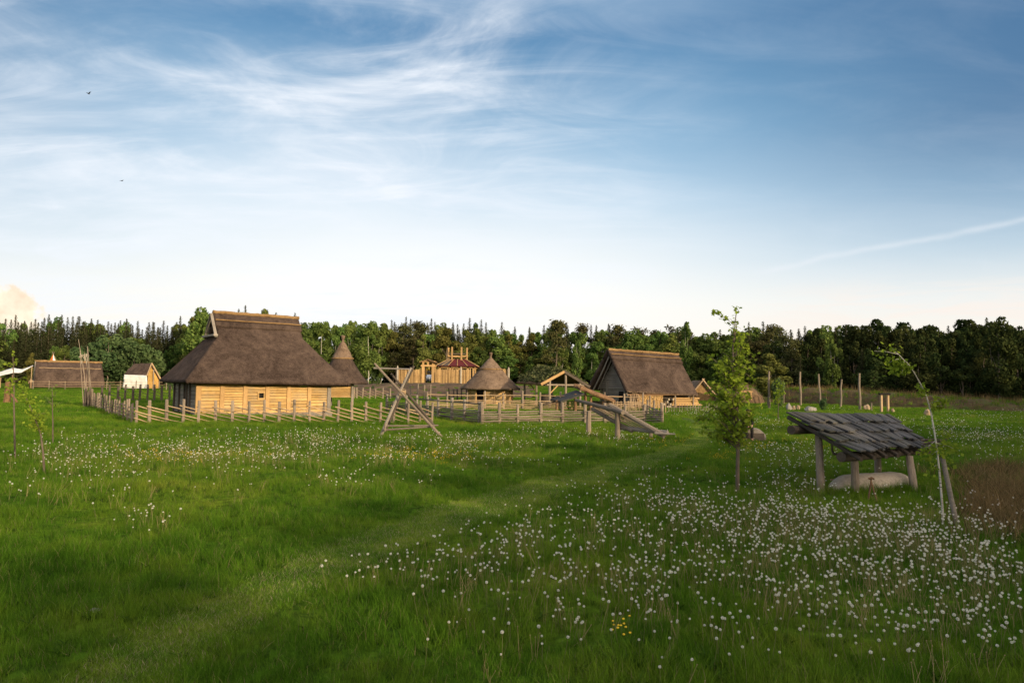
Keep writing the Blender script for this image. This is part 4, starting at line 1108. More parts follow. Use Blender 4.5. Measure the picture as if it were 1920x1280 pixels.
for i in range(13):
    a = random.uniform(0, 6.28); r_ = random.uniform(0.1, .75); p = Vector((r_ * math.cos(a), r_ * math.sin(a), -.1))
    MB().pole(p, p * .8 + Vector((random.uniform(-.08, .08), 0, random.uniform(1.25, 1.75))), .075, .06, 6, .01).build('stake', MAT['pole'] if i % 3 else MAT['wood_dark'], bn)
d_ = G(166, 762).y
base = G(168, 765); tp = thing('tall_pole_tripod', 'cluster of tall thin poles leaning together high above the left fence corner', 'poles', base)
for (u0, v0, u1, v1, r_) in ((166, 765, 147, 636, .038), (157, 765, 150, 655, .04), (160, 763, 164, 649, .034), (173, 768, 164.5, 650, .045), (178, 768, 158, 660, .04), (163, 760, 155, 664, .034), (168, 765, 166, 664, .04)):
    MB().pole(Wp(u0, v0, d_ + random.uniform(-.3, .5)), Wp(u1, v1, d_ + random.uniform(-.2, .6)), r_, r_ * .5, 6, .008).build('pole', MAT['pole'], tp, off=base)
mb = MB()
for _ in range(14): 
    p = Wp(random.uniform(150, 167), random.uniform(662, 676), d_); mb.tube([p, p + Vector((random.uniform(-.15, .15), 0, -random.uniform(.2, .45)))], .04, 5)
mb.build('tied_scraps', MAT['canoe'], tp, off=base)

def simple_fence(name, label, pts, hgt, r, mat, rails, railmat, rr_=.03, group=None, sag=.03, slope=0):
    base = pts[len(pts) // 2].copy(); th = thing(name, label, 'fence', base, 0, group)
    for p in pts: post_on(th, base, p, hgt * random.uniform(.92, 1.08), r * random.uniform(.85, 1.15), mat)
    for z_ in rails:
        for a, b_ in zip(pts[:-1], pts[1:]):
            sy = -r if random.random() < .5 else r
            MB().tube([a.lerp(b_, t_) + Vector((0, sy, z_ + slope * (t_ - .5) + random.uniform(-sag, sag))) for t_ in (-.06, .3, .7, 1.06)], [rr_ * random.uniform(.8, 1.2) for _ in range(4)], 6, True, .12).build('rail', railmat, th, off=base)
    return th

dK = 74.0
simple_fence('yard_fence', 'row of dark fence posts standing in shade behind the left end of the large house', [gz_(Wp(u_, 748, dK)) for u_ in (190, 205, 221, 234, 249, 262, 276, 289, 303, 318)], 1.6, .11, MAT['wood_dark'], (.5, .8), MAT['wood_dark'], .025, slope=-.4)  # dark wood stands in for the house's shade on these posts
dK = 88.0
simple_fence('yard_fence', 'pale post and rod fence behind the yard between granary and crossed poles', [gz_(Wp(u_, 743, dK)) for u_ in (664, 669, 680, 693, 704, 718, 732)], 1.45, .09, MAT['pole'], (.3, .6, .9), MAT['rod'], .022, slope=-.35)
simple_fence('yard_fence', 'row of tall bare fence posts behind the pen below the earth slope', [gz_(Wp(u_, 745, dK)) for u_ in (770, 783, 796, 807.5)], 1.9, .10, MAT['pole'], (.5, .9), MAT['rod'], .022)
simple_fence('yard_fence', 'short row of dark shaded fence posts left of the roundhouse', [gz_(Wp(u_, 748, 80)) for u_ in (842, 850, 857.5, 865.5, 875)], 1.55, .09, MAT['wood_dark'], (.5, .9), MAT['wood_dark'], .022)  # shade on this row is put in as dark wood
dL = 117.0
simple_fence('rail_fence', 'thin two-rail fence in front of the longhouse and the small ochre hut', [gz_(Wp(u_, 728, dL)) for u_ in (62, 92, 122, 158, 200, 225, 255, 287, 312)], 1.5, .07, MAT['pole'], (.45, .85, 1.25), MAT['rod'], .028)

# rail pen in the middle
front = [G(u_, v_) for u_, v_ in ((904, 796), (936, 795), (971, 795), (1014, 794), (1055, 794), (1097, 794), (1134, 794), (1172, 794), (1209, 793), (1241, 793))]
simple_fence('rail_pen_fence', 'front of the livestock pen with thick horizontal rails between grey posts', front, 1.28, .095, MAT['pole'], (.05, .2, .35, .49, .63, .76), MAT['pole_x'], .052)
left = [G(u_, v_) for u_, v_ in ((725, 770), (743, 772), (762, 774), (782, 777), (801, 780), (822, 785), (847, 789), (871, 792), (898, 795.5))]
simple_fence('rail_pen_fence', 'left side of the livestock pen with closely set rails behind the crossed poles', left, 1.42, .10, MAT['wood_grey'], (.06, .18, .3, .42, .54, .66, .78, 1.25), MAT['pole_x'], .046)
rear = [gz_(Wp(u_, 767, 63)) for u_ in (800, 838, 875, 909, 944, 980, 1012, 1050, 1097, 1134, 1170, 1205)]
simple_fence('rail_pen_fence', 'rear side of the livestock pen in front of roundhouse and turf roofed shed', rear, 1.62, .09, MAT['pole'], (.08, .22, .36, .5, .66, .82, 1.3), MAT['rod'], .042)
side = [front[-1], front[-1].lerp(rear[-1], .33), front[-1].lerp(rear[-1], .66), rear[-1]]
simple_fence('rail_pen_fence', 'right side of the livestock pen facing the firewood house', [gz_(p) for p in side], 1.25, .08, MAT['pole'], (.1, .3, .5, .7), MAT['pole_x'], .045)
pk = [gz_(Wp(u_, 772, 60.5)) for u_ in np.arange(1150, 1252, 7.0)]
simple_fence('picket_fence', 'thin picket fence in front of the golden firewood stack', pk, 1.0, .035, MAT['rod'], (.72,), MAT['rod'], .022)
pk = [gz_(Wp(u_, 771, 63)) for u_ in np.arange(1254, 1345, 5.0)]
simple_fence('picket_fence', 'low weedy picket fence between the firewood house and the young maple', pk, .72, .03, MAT['pole'], (.4,), MAT['pole'], .02)

# crossed pole trestle
base = G(768, 818); tr = thing('crossed_pole_trestle', 'tall trestle of two crossed poles with low cross bars standing before the pen', 'trestle', base)
def long_pole(th, base, a, b_, r0, r1, mat, name='pole', bend=.006, n=8): return MB().pole(a, b_, r0, r1, n, bend, 6, .06).build(name, mat, th, off=base)
long_pole(tr, base, Wp(829, 820, 31.4), Wp(702, 681, 30.9), .068, .048, MAT['pole_x'])
long_pole(tr, base, Wp(712, 822, 31.3), Wp(771, 689, 31.9), .080, .05, MAT['wood_grey'])
long_pole(tr, base, Wp(720, 812, 33.2), Wp(776, 686, 32.6), .07, .05, MAT['wood_dark'])
long_pole(tr, base, Wp(815, 800, 33.6), Wp(733, 700, 33.0), .08, .05, MAT['wood_dark'])
long_pole(tr, base, Wp(720, 798, 32.2), Wp(822, 797, 32.2), .04, .035, MAT['pole_x'], 'cross_bar')
long_pole(tr, base, Wp(719, 806, 31.2), Wp(815, 799, 31.5), .042, .038, MAT['pole_x'], 'cross_bar')
long_pole(tr, base, Wp(722, 808, 31.1), Wp(722, 793, 31.1), .05, .04, MAT['pole_x'], 'peg')
long_pole(tr, base, Wp(701, 690, 32.8), Wp(773, 692, 32.6), .045, .035, MAT['wood_grey'], 'top_bar')
mb = MB(); c_ = Wp(754.5, 735, 31.6)
for k_ in range(7): mb.tube([c_ + Vector((.16 * math.cos(a), .16 * math.sin(a) * .8, (k_ - 3) * .03 + .05 * math.sin(a + k_))) for a in np.linspace(0, 6.28, 12)], .014, 5)
mb.build('rope_lashing', MAT['rod'], tr, off=base)

# sloping drying rack
base = G(1157, 822); dr = thing('drying_rack', 'sloping drying rack of logs and thin rods on posts in front of the pen', 'rack', base)
for (u_, v_, h_) in ((1104, 815, 1.16), (1158, 823, 1.2)):
    post_on(dr, base, G(u_, v_), h_, .125, MAT['pole'], .01, 9)
post_on(dr, base, G(1220, 821), .28, .1, MAT['pole'], .01, 9)
p = G(1160, 812); post_on(dr, base, p, .4, .1, MAT['pole'], .01, 9)
long_pole(dr, base, Wp(1080, 750, 35.0), Wp(1168, 773.5, 31.2), .085, .105, MAT['pole_x'], 'cross_log')
long_pole(dr, base, Wp(1160, 801, 32.2), Wp(1252, 811, 30.4), .11, .10, MAT['wood_grey'], 'cross_log')
long_pole(dr, base, Wp(1143, 759, 32.3), Wp(1246, 817, 30.4), .11, .12, MAT['pole_x'], 'side_log')
long_pole(dr, base, Wp(1110, 766, 33.6), Wp(1186, 808, 31.6), .10, .10, MAT['pole_x'], 'side_log')
for f_ in (.15, .3, .45, .6, .75, .88):
    a = Wp(1110, 766, 33.6).lerp(Wp(1143, 759, 32.3), f_); b_ = Wp(1180, 803, 31.8).lerp(Wp(1236, 810, 30.6), f_)
    long_pole(dr, base, a + Vector((0, 0, .02)), b_ + Vector((0, 0, .06)), .03, .025, MAT['rod'], 'rod')
long_pole(dr, base, Wp(1228, 812, 30.4), Wp(1266, 813.5, 30.0), .06, .03, MAT['wood_grey'], 'branch_stub')

# tall lone posts at the right
for (u_, vb, vt, r_, lean, lb_) in ((1442, 765, 696, .13, .05, 'tall pale bare post standing against the bushy tree'), (1501, 760, 697, .14, 0, 'tall bare post right of the bushy tree, left of the leafy sprig'),
        (1538, 758, 701, .12, -.16, 'tall bare post tilting left beside the leafy sprig'), (1576, 762, 711, .13, .2, 'shorter bare post tilting right before the wood'),
        (1612, 768, 700, .13, .04, 'tall straight bare post nearest the tan boulder')):
    p = G(u_, vb); hgt = (vb - vt) / FPX * p.y
    po = thing('bare_post', lb_, 'post', p, 0, 'tall bare posts before the wood')
    MB().tube([(0, 0, -.2), (lean * .3 + .04, 0, hgt * .33), (lean * .5 - .04, 0, hgt * .66), (lean * 1.0, 0, hgt)], [r_, r_ * .95, r_ * .85, r_ * .7], 8, True, .1).build('shaft', MAT['pole'], po)
p = G(1470, 757); po = thing('thin_post', 'thin short post right behind the bushy tree', 'post', p); MB().pole((0, 0, -.1), (.05, 0, 1.7), .06, .05).build('shaft', MAT['pole'], po)
p = G(1665, 764); po = thing('thin_post', 'small stub post beside the tan boulder', 'post', G(1634, 769)); MB().pole((0, 0, -.1), (.02, 0, .75), .07, .06).build('shaft', MAT['pole'], po)
p = G(1659, 772); pt = thing('capped_post_pair', 'pair of tan square posts joined by a dark board on top', 'posts', p)
hh = (772 - 740) / FPX * p.y
for s_ in (-1, 1): MB().box((s_ * .33, 0, hh / 2 - .05), (.2, .2, hh), .2).build('post', MAT['rod'], pt, bevel=.02)
MB().box((0, 0, hh + .08), (1.05, .3, .2)).build('cap_board', MAT['dark'], pt)

def rock(name, label, p, sx, sy, sz, mat, seed, pointy=0):
    random.seed(seed); sx *= .55; sy *= .55; sz *= .62; mb = MB()
    me = bpy.data.meshes.new(name); bm = bmesh.new(); bmesh.ops.create_icosphere(bm, subdivisions=3, radius=1)
    from mathutils import noise as mn
    for v in bm.verts:
        v.co *= 1 + .35 * mn.noise(v.co * 1.3 + Vector((seed, 0, 0))) + .12 * mn.noise(v.co * 3.7 + Vector((0, seed, 0)))
        if pointy and v.co.z > 0: v.co.x *= 1 - pointy * v.co.z; v.co.y *= 1 - pointy * v.co.z
        v.co.x *= sx; v.co.y *= sy; v.co.z = v.co.z * sz + sz * .55
    bm.to_mesh(me); bm.free()
    o_ = link_mesh(name, me, mat); o_.location = p; tag(o_, label, 'stone'); return o_
rock('standing_stone', 'grey pointed standing stone behind the left corner of the shingle roof', G(1479, 768), .45, .4, .62, MAT['stone'], 3, .5)
rock('boulder', 'small tan boulder next to the grey pointed stone', G(1488, 768), .3, .3, .38, MAT['stone_tan'], 5)
rock('boulder', 'small pale boulder third in line from the grey pointed stone', G(1496, 767), .3, .3, .36, MAT['stone_tan'], 8)
rock('boulder', 'dark low rounded boulder left of the leafy sprig', G(1519, 770), .9, .6, .4, MAT['stone'], 9)
rock('boulder', 'large tan boulder beside the tall straight post', G(1625, 768), .65, .5, .55, MAT['stone_tan'], 11)
rock('boulder', 'small tan stone right of the capped pair of posts', G(1674, 772), .32, .3, .38, MAT['stone_tan'], 13, .3)
rock('boulder', 'reddish tan stone behind the leaning birch stem', G(1739, 779), .5, .4, .6, MAT['stone_tan'], 15)
rock('boulder', 'flat pale stone lying in the short grass of the foreground path', G(178, 1145), .10, .08, .035, MAT['stone'], 21)
random.seed(99)

# carved figure post at the far left
p = G(13, 754); cp = thing('carved_post', 'stout carved wooden post with a leaning stump at the left edge', 'post', p)
hgt = (754 - 714) / FPX * p.y
MB().tube([(0, 0, -.1), (.02, 0, hgt * .3), (0, 0, hgt * .55), (.0, 0, hgt * .62), (.03, 0, hgt * .7), (0, 0, hgt * .92), (0, 0, hgt)], [.3, .25, .24, .17, .26, .23, .12], 10, True, .1).build('shaft', MAT['bark'], cp)
MB().pole((.9, .1, 0), (.35, 0, .8), .12, .1).build('brace', MAT['bark'], cp)

# ================================================================== DUGOUT SHELTER
TL, TR_, BR_, BL_ = Wp(1474, 776, 17.6), Wp(1660, 779, 20.5), Wp(1742, 838, 18.6), Wp(1604, 850, 15.4)
base = gz_((TL + BR_) / 2); cs = thing('shingle_shelter', 'open shelter with steep roof of dark weathered wooden shingles over an upturned dugout boat', 'shelter', base)
mb = MB(); nC = 4
nrm = (TR_ - TL).cross(BL_ - TL).normalized()
if nrm.z < 0: nrm = -nrm
for cidx in range(nC):
    f0 = cidx / nC - .02; f1 = (cidx + 1.28) / nC
    a0, a1 = TL.lerp(BL_, f0), TR_.lerp(BR_, f0); b0, b1 = TL.lerp(BL_, min(f1, 1.03)), TR_.lerp(BR_, min(f1, 1.03))
    Lc = (a1 - a0).length; x = -.05 + random.uniform(-.05, .1)
    while x < Lc + .05:
        w_ = random.choice((.16, .2, .24, .3, .34)); fa, fb = x / Lc, (x + w_ - .012) / Lc
        lift = nrm * (.01 + random.uniform(0, .05)); low = nrm * (.07 + random.uniform(0, .06)); ex_ = random.uniform(-.14, .11)
        skew = random.uniform(-.012, .012)
        q = [a0.lerp(a1, fa) + lift, a0.lerp(a1, fb) + lift, b0.lerp(b1, fb + skew) + low, b0.lerp(b1, fa + skew) + low]
        dd = (q[3] - q[0]).normalized() * ex_; q[2] += dd + (q[2] - q[3]).normalized() * 0; q[3] += dd * random.uniform(.6, 1.2)
        slab(mb, q[0], q[1], q[2], q[3], .035)
        x += w_
mb.build('roof', MAT['shingle'], cs, off=base)
mb = MB()
for k_ in range(7):
    f_ = .03 + .94 * k_ / 6; a = TL.lerp(TR_, f_) - nrm * .09; b_ = BL_.lerp(BR_, f_) - nrm * .09
    mb.pole(a, a.lerp(b_, 1.06), .055, .05, 8, .006)
mb.build('rafter', MAT['wood_dark'], cs, off=base)
for f_, e0, e1 in ((.2, .04, 1.06), (.86, .0, 1.13)):
    a, b_ = TL.lerp(BL_, f_) - nrm * .24, TR_.lerp(BR_, f_) - nrm * .24
    MB().pole(a + (a - b_) * e0, a.lerp(b_, e1), .115, .10, 10, .004, 6, .05).build('beam', MAT['wood_dark'], cs, off=base)
for (u_, v_, f_, g_) in ((1541, 922, .2, .17), (1604, 926, .86, .14), (1646, 895, .2, .86), (1716, 920, .86, .70)):
    p = G(u_, v_); a = TL.lerp(BL_, f_); b_ = TR_.lerp(BR_, f_); q = a.lerp(b_, g_) - nrm * .28
    MB().pole(p - Vector((0, 0, .2)), Vector((p.x * .7 + q.x * .3, p.y * .7 + q.y * .3, q.z)), .095, .085, 10, .006, 6, .05).build('post', MAT['pole'], cs, off=base)
p = Wp(1560, 832, 16.6); mb = MB(); mb.tube([p, p + Vector((0.0, 0, -.16)), p + Vector((.05, 0, -.24)), p + Vector((.16, 0, -.25)), p + Vector((.3, 0, -.2))], [.02, .025, .03, .035, .04], 7)
mb.build('hook_branch', MAT['wood_dark'], cs, off=base)
# dead branch spray sticking out at the lower right corner
mb = MB(); a = Wp(1735, 828, 18.3)
for k_ in range(7): mb.pole(a + Vector((random.uniform(-.2, .1), 0, random.uniform(-.1, .1))), a + Vector((random.uniform(.3, .75), random.uniform(-.2, .2), random.uniform(-.15, .15))), .03, .01, 5, .03)
mb.build('dead_branch', MAT['wood_dark'], cs, off=base)

# the upturned dugout boat
C0, C1 = Vector((7.72, 16.75, 0)), Vector((10.4, 17.95, 0)); cm = gz_((C0 + C1) / 2); Lb = (C1 - C0).length; ab = math.atan2(C1.y - C0.y, C1.x - C0.x)
bo = thing('dugout_boat', 'pale upturned dugout log boat lying in the grass under the shingle roof', 'boat', cm, ab)
mb = MB(); ns, nr = 30, 16; rings = []
for i in range(ns + 1):
    t_ = i / ns; x = (t_ - .5) * Lb
    s0_ = min(1, (t_ / .30)) ; s1_ = min(1, (1 - t_) / .22)
    hgt = .40 * (math.sin(s0_ * math.pi / 2) ** .8) * (math.sin(s1_ * math.pi / 2) ** .6) + .02; wd = .40 * (.25 + .75 * math.sin(s0_ * math.pi / 2)) * (.35 + .65 * math.sin(s1_ * math.pi / 2))
    ring = []
    for j in range(nr + 1):
        a = math.pi * j / nr; ca, sa = math.cos(a), math.sin(a)
        ring.append((x, wd * math.copysign(abs(ca) ** .75, ca), hgt * sa ** .7 - .03))
    rings.append(mb.verts(ring))
for a, b_ in zip(rings[:-1], rings[1:]):
    for j in range(nr): mb.f.append((a + j, a + j + 1, b_ + j + 1, b_ + j))
mb.build('hull', MAT['canoe'], bo, noise=.025, nscale=2.2, smooth=True, solid=.05)
p = Wp(1557, 899, 17.3); q = Wp(1620, 895, 17.7)
pd_ = thing('paddle', 'thin wooden paddle lying across the top of the upturned boat', 'paddle', (p + q) / 2)
MB().pole(p, q, .016, .016, 6, .004).build('shaft', MAT['rod'], pd_, off=(p + q) / 2)
MB().beam(q, q + (q - p).normalized() * .35 + Vector((0, 0, .01)), .13, .025).build('blade', MAT['wood_grey'], pd_, off=(p + q) / 2)
p = G(1634, 940); pr = thing('stick_tripod', 'little tripod of forked sticks standing in front of the upturned boat', 'tripod', p)
for dx, dy in ((-.11, -.05), (.12, -.03), (.0, .15)): MB().pole((dx, dy, -.05), (-dx * .12, -dy * .1, .52), .022, .016, 6, .02).build('leg', MAT['bark'], pr)
MB().tube([(-.06, 0, .5), (0, -.02, .53), (.06, 0, .5)], .025, 6).build('binding', MAT['bark'], pr)

# ================================================================== PEOPLE
def skin_mesh(name, verts, edges, radii, mat, parent, root=0, levels=1):
    me = bpy.data.meshes.new(name); me.from_pydata([tuple(v) for v in verts], edges, []); me.materials.append(mat)
    o_ = bpy.data.objects.new(name, me); COL.objects.link(o_); o_.parent = parent
    md = o_.modifiers.new('skin', 'SKIN'); md.use_smooth_shade = True
    for i, r_ in enumerate(radii):
        sv = me.skin_vertices[0].data[i]; sv.radius = (r_, r_) if not isinstance(r_, tuple) else r_; sv.use_root = (i == root)
    sb = o_.modifiers.new('sub', 'SUBSURF'); sb.levels = levels; sb.render_levels = levels
    return o_

def person(label, loc, rz, J, shirt, trousers, hairmat):
    th = thing('person', label, 'person', loc, rz)
    V, E_, Rr = [], [], []
    def add(p, r_, par=None):
        V.append(Vector(p)); Rr.append(r_)
        if par is not None: E_.append((par, len(V) - 1))
        return len(V) - 1
    pel = add(J['pelvis'], .13); bel = add(Vector(J['pelvis']).lerp(Vector(J['neck']), .45), .125, pel); ch = add(Vector(J['pelvis']).lerp(Vector(J['neck']), .8), .14, bel)
    nk = add(J['neck'], .055, ch); hd = Vector(J['head']); h0 = add(Vector(J['neck']).lerp(hd, .45), .062, nk); h1_ = add(hd, .098, h0); h2_ = add(hd + (hd - Vector(J['neck'])).normalized() * .085, .07, h1_)
    parts = {'tors': [pel, bel, ch]}
    for s_ in 'lr':
        sh_ = add(J['sh' + s_], .062, ch); el_ = add(J['el' + s_], .043, sh_); wr = add(J['wr' + s_], .028, el_); d = (Vector(J['wr' + s_]) - Vector(J['el' + s_])).normalized()
        pm = add(Vector(J['wr' + s_]) + d * .06, .032, wr); side_ = d.cross(Vector((0, 0, 1)))
        side_ = side_.normalized() if side_.length > .1 else Vector((1, 0, 0))
        for k_ in range(4):
            f1_ = add(V[pm] + d * .035 + side_ * (k_ - 1.5) * .02, .0095, pm); add(V[f1_] + d * (.045 if k_ in (1, 2) else .034) + Vector((0, 0, -.008)), .008, f1_)
        t1 = add(V[wr] + d * .03 + side_ * .04, .011, wr); add(V[t1] + d * .035 + side_ * .012, .009, t1)
        parts['arm' + s_] = [sh_, el_, wr]
        hp_ = add(J['hip' + s_], .095, pel); kn = add(J['kn' + s_], .062, hp_); an_ = add(J['an' + s_], .042, kn); add(J['toe' + s_], .038, an_)
        parts['leg' + s_] = [hp_, kn, an_]
    body = skin_mesh('body', V, E_, Rr, MAT['skin'], th, 0, 1)
    def garment(name, chains, grow, mat, root=0):
        ids = []; ee = []
        for c_ in chains:
            for a, b_ in zip(c_[:-1], c_[1:]): ee.append((a, b_))
            for i in c_:
                if i not in ids: ids.append(i)
        mp = {i: k_ for k_, i in enumerate(ids)}
        skin_mesh(name, [V[i] for i in ids], [(mp[a], mp[b_]) for a, b_ in ee], [Rr[i] + grow for i in ids], mat, th, 0, 1)
    garment('tunic', [parts['tors'] + [], [parts['tors'][2]] + parts['arml'], [parts['tors'][2]] + parts['armr']], .018, shirt)
    garment('trousers', [[pel] + parts['legl'], [pel] + parts['legr']], .02, trousers)
    up = (hd - Vector(J['neck'])).normalized(); fw = Vector(J.get('face', (0, -1, 0)))
    mb = MB(); mb.sphere(hd + up * .045 - fw * .022, .118, 14, 9, (1, 1, 1.0)); mb.v = [v if (Vector(v) - hd).dot(fw) < .07 or (Vector(v) - hd).dot(up) > .07 else tuple(Vector(v) - fw * .05) for v in mb.v]
    mb.build('hair', hairmat, th, smooth=True)
    mb = MB(); mb.sphere(hd + fw * .10 - up * .0, .02, 8, 6, (1, 1, 1.5)); sd = up.cross(fw).normalized()
    for s_ in (-1, 1): mb.sphere(hd + sd * s_ * .1, .026, 8, 6, (.5, 1, 1.4))
    mb.build('nose_and_ears', MAT['skin'], body, smooth=True)
    mb = MB()
    for s_ in (-1, 1): mb.sphere(hd + fw * .094 + sd * s_ * .035 + up * .025, .012, 8, 6)
    mb.beam(hd + fw * .096 - up * .05 - sd * .025, hd + fw * .096 - up * .05 + sd * .025, .01, .012)
    mb.build('eyes_and_mouth', MAT['hair'], body)
    return th

# seated person with the log bench near the young maple
pB = G(1404, 826)
be = thing('log_bench', 'grey hewn log bench with a dark rounded end beside the young maple', 'bench', pB, R(-8))
mb = MB(); prof_ = []
secs = 12; rings = []
for i in range(secs + 1):
    t_ = i / secs; x = -.75 + 1.45 * t_; hz = .58 - .26 * max(0, (t_ - .72) / .28) ** 2; wy = .26
    rings.append(mb.verts([(x, -wy, 0.0), (x, -wy * 1.05, hz * .55), (x, -wy * .8, hz * .92), (x, -wy * .3, hz), (x, wy * .3, hz), (x, wy * .8, hz * .92), (x, wy * 1.05, hz * .55), (x, wy, 0.0)]))
for a, b_ in zip(rings[:-1], rings[1:]):
    for j in range(7): mb.f.append((a + j, a + j + 1, b_ + j + 1, b_ + j))
mb.f.append(tuple(rings[0] + j for j in range(8))); mb.f.append(tuple(rings[-1] + j for j in reversed(range(8))))
mb.build('seat', MAT['wood_grey'], be, smooth=False, noise=.015, nscale=3)
mb = MB(); mb.box((.02, -.27, .2), (1.2, .06, .34)); mb.build('hewn_side', MAT['wood_dark'], be)
cx_ = Wp(1399, 800, pB.y)
person('person in dark clothes sitting on the grey log bench by the young maple', (cx_.x, pB.y - .02, pB.z + .0), 0,
       dict(pelvis=(0, 0, .66), neck=(.03, -.06, 1.16), head=(.06, -.10, 1.31), shl=(-.17, -.05, 1.10), shr=(.21, -.05, 1.10), ell=(-.24, -.12, .84), elr=(.25, -.14, .84), wrl=(-.10, -.34, .72), wrr=(.14, -.36, .72),
            hipl=(-.1, -.02, .64), hipr=(.1, -.02, .64), knl=(-.14, -.46, .62), knr=(.1, -.46, .62), anl=(-.15, -.44, .12), anr=(.1, -.44, .12), toel=(-.16, -.62, .04), toer=(.11, -.62, .04), face=(.25, -.97, 0)),
       MAT['cloth_dark'], MAT['cloth_dark'], MAT['hair'])
# person by the longhouse
pP = gz_(Wp(57, 726, 122))
person('person in a beige tunic and brown trousers standing at the open end of the longhouse', pP, R(10),
       dict(pelvis=(0, 0, .95), neck=(0, .0, 1.5), head=(0, -.02, 1.66), shl=(-.19, 0, 1.43), shr=(.19, 0, 1.43), ell=(-.27, -.02, 1.16), elr=(.26, -.05, 1.16), wrl=(-.2, -.2, .98), wrr=(.2, -.22, 1.0),
            hipl=(-.1, 0, .92), hipr=(.1, 0, .92), knl=(-.12, -.03, .5), knr=(.12, -.01, .5), anl=(-.13, .02, .09), anr=(.14, .02, .09), toel=(-.15, -.15, .04), toer=(.16, -.15, .04)),
       MAT['cloth_beige'], MAT['cloth_brown'], MAT['hair'])

# birds
for (u_, v_, d_, sc_, fl, lb_) in ((166, 176, 60, .30, .22, 'small black bird with raised wings, the higher of the two in the sky'), (228, 339, 75, .25, .05, 'small black bird gliding with level wings, the lower of the two in the sky')):
    p = Wp(u_, v_, d_); bi = thing('bird', lb_, 'bird', p, R(70))
    MB().tube([(-.14 * sc_ / .3, 0, 0), (-.05, 0, 0), (.03, 0, 0), (.09, 0, .01), (.13, 0, .015), (.16, 0, .01)], [.015, .035, .04, .028, .025, .006], 8).build('body', MAT['bird'], bi, smooth=True)
    for s_ in (-1, 1):
        mb = MB(); a = [(.05, .02 * s_, .01), (.07, s_ * .14, .01 + fl * .5), (.0, s_ * .33, .01 + fl * .55), (-.05, s_ * .2, .01 + fl * .5), (-.06, .02 * s_, .01)]
        i = mb.verts(a); mb.f.append((i, i + 1, i + 3, i + 4)); mb.f.append((i + 1, i + 2, i + 3)); mb.build('wing', MAT['bird'], bi, solid=.01)


# ================================================================== TREES
def trunk_mesh(name, hgt, r0, mat, limbs=(), wob=.02, n=7):
    mb = MB(); pts = [(random.uniform(-1, 1) * wob * hgt * (0 < i), random.uniform(-1, 1) * wob * hgt * (0 < i), hgt * i / 6 - .3 * (i == 0)) for i in range(7)]
    mb.tube(pts, [r0 * (1.15 - .95 * i / 6) for i in range(7)], n, True, .06)
    for a, b_, r_ in limbs: mb.pole(a, b_, r_, r_ * .35, 5, .05)
    me = bpy.data.meshes.new(name); me.from_pydata(mb.v, [], mb.f); me.materials.append(mat); return me

def mesh_cards(name, P, size, mat, nrm=None, asp=.55, seed=1, jit=.4):
    V, F = cards(P, size, jit, nrm, asp, seed); me = np_mesh(name, V, [F]); me.materials.append(mat); return me

def proto_spruce(seed, hgt=18.0, r=3.5, bare=.06):
    rg = np.random.default_rng(seed); random.seed(seed)
    P, Sz = [], []
    z = bare * hgt
    while z < hgt * .992:
        t_ = (z - bare * hgt) / (hgt * (1 - bare)); L_ = r * (1 - t_) ** .84 * rg.uniform(.72, 1.2) + .08
        nb = int(6 + 5 * (1 - t_)); ph = rg.uniform(0, 6.28)
        for k_ in range(nb):
            a = ph + k_ * 6.28 / nb + rg.uniform(-.3, .3); Lk = L_ * rg.uniform(.65, 1.25)
            m_ = max(2, int(Lk * 4.0)); sp_ = .03 + .10 * (1 - t_)
            for j in range(m_):
                s = Lk * (j + rg.uniform(.2, 1)) / m_; dz = -.38 * s + .12 * s * s / max(Lk, .3)
                P.append((s * math.cos(a) + rg.normal() * sp_, s * math.sin(a) + rg.normal() * sp_, z + dz + rg.normal() * .07)); Sz.append(.17 + .27 * (1 - t_) ** .8)
        z += (.20 + .26 * (1 - t_)) * rg.uniform(.8, 1.2)
    P = np.array(P); V, F = cards(P, np.array(Sz), .4, None, .36, seed); me = np_mesh('spruce_crown', V, [F]); me.materials.append(MAT['l_spruce'])
    return trunk_mesh('spruce_trunk', hgt * .99, .16, MAT['trunk'], wob=.003), me, hgt

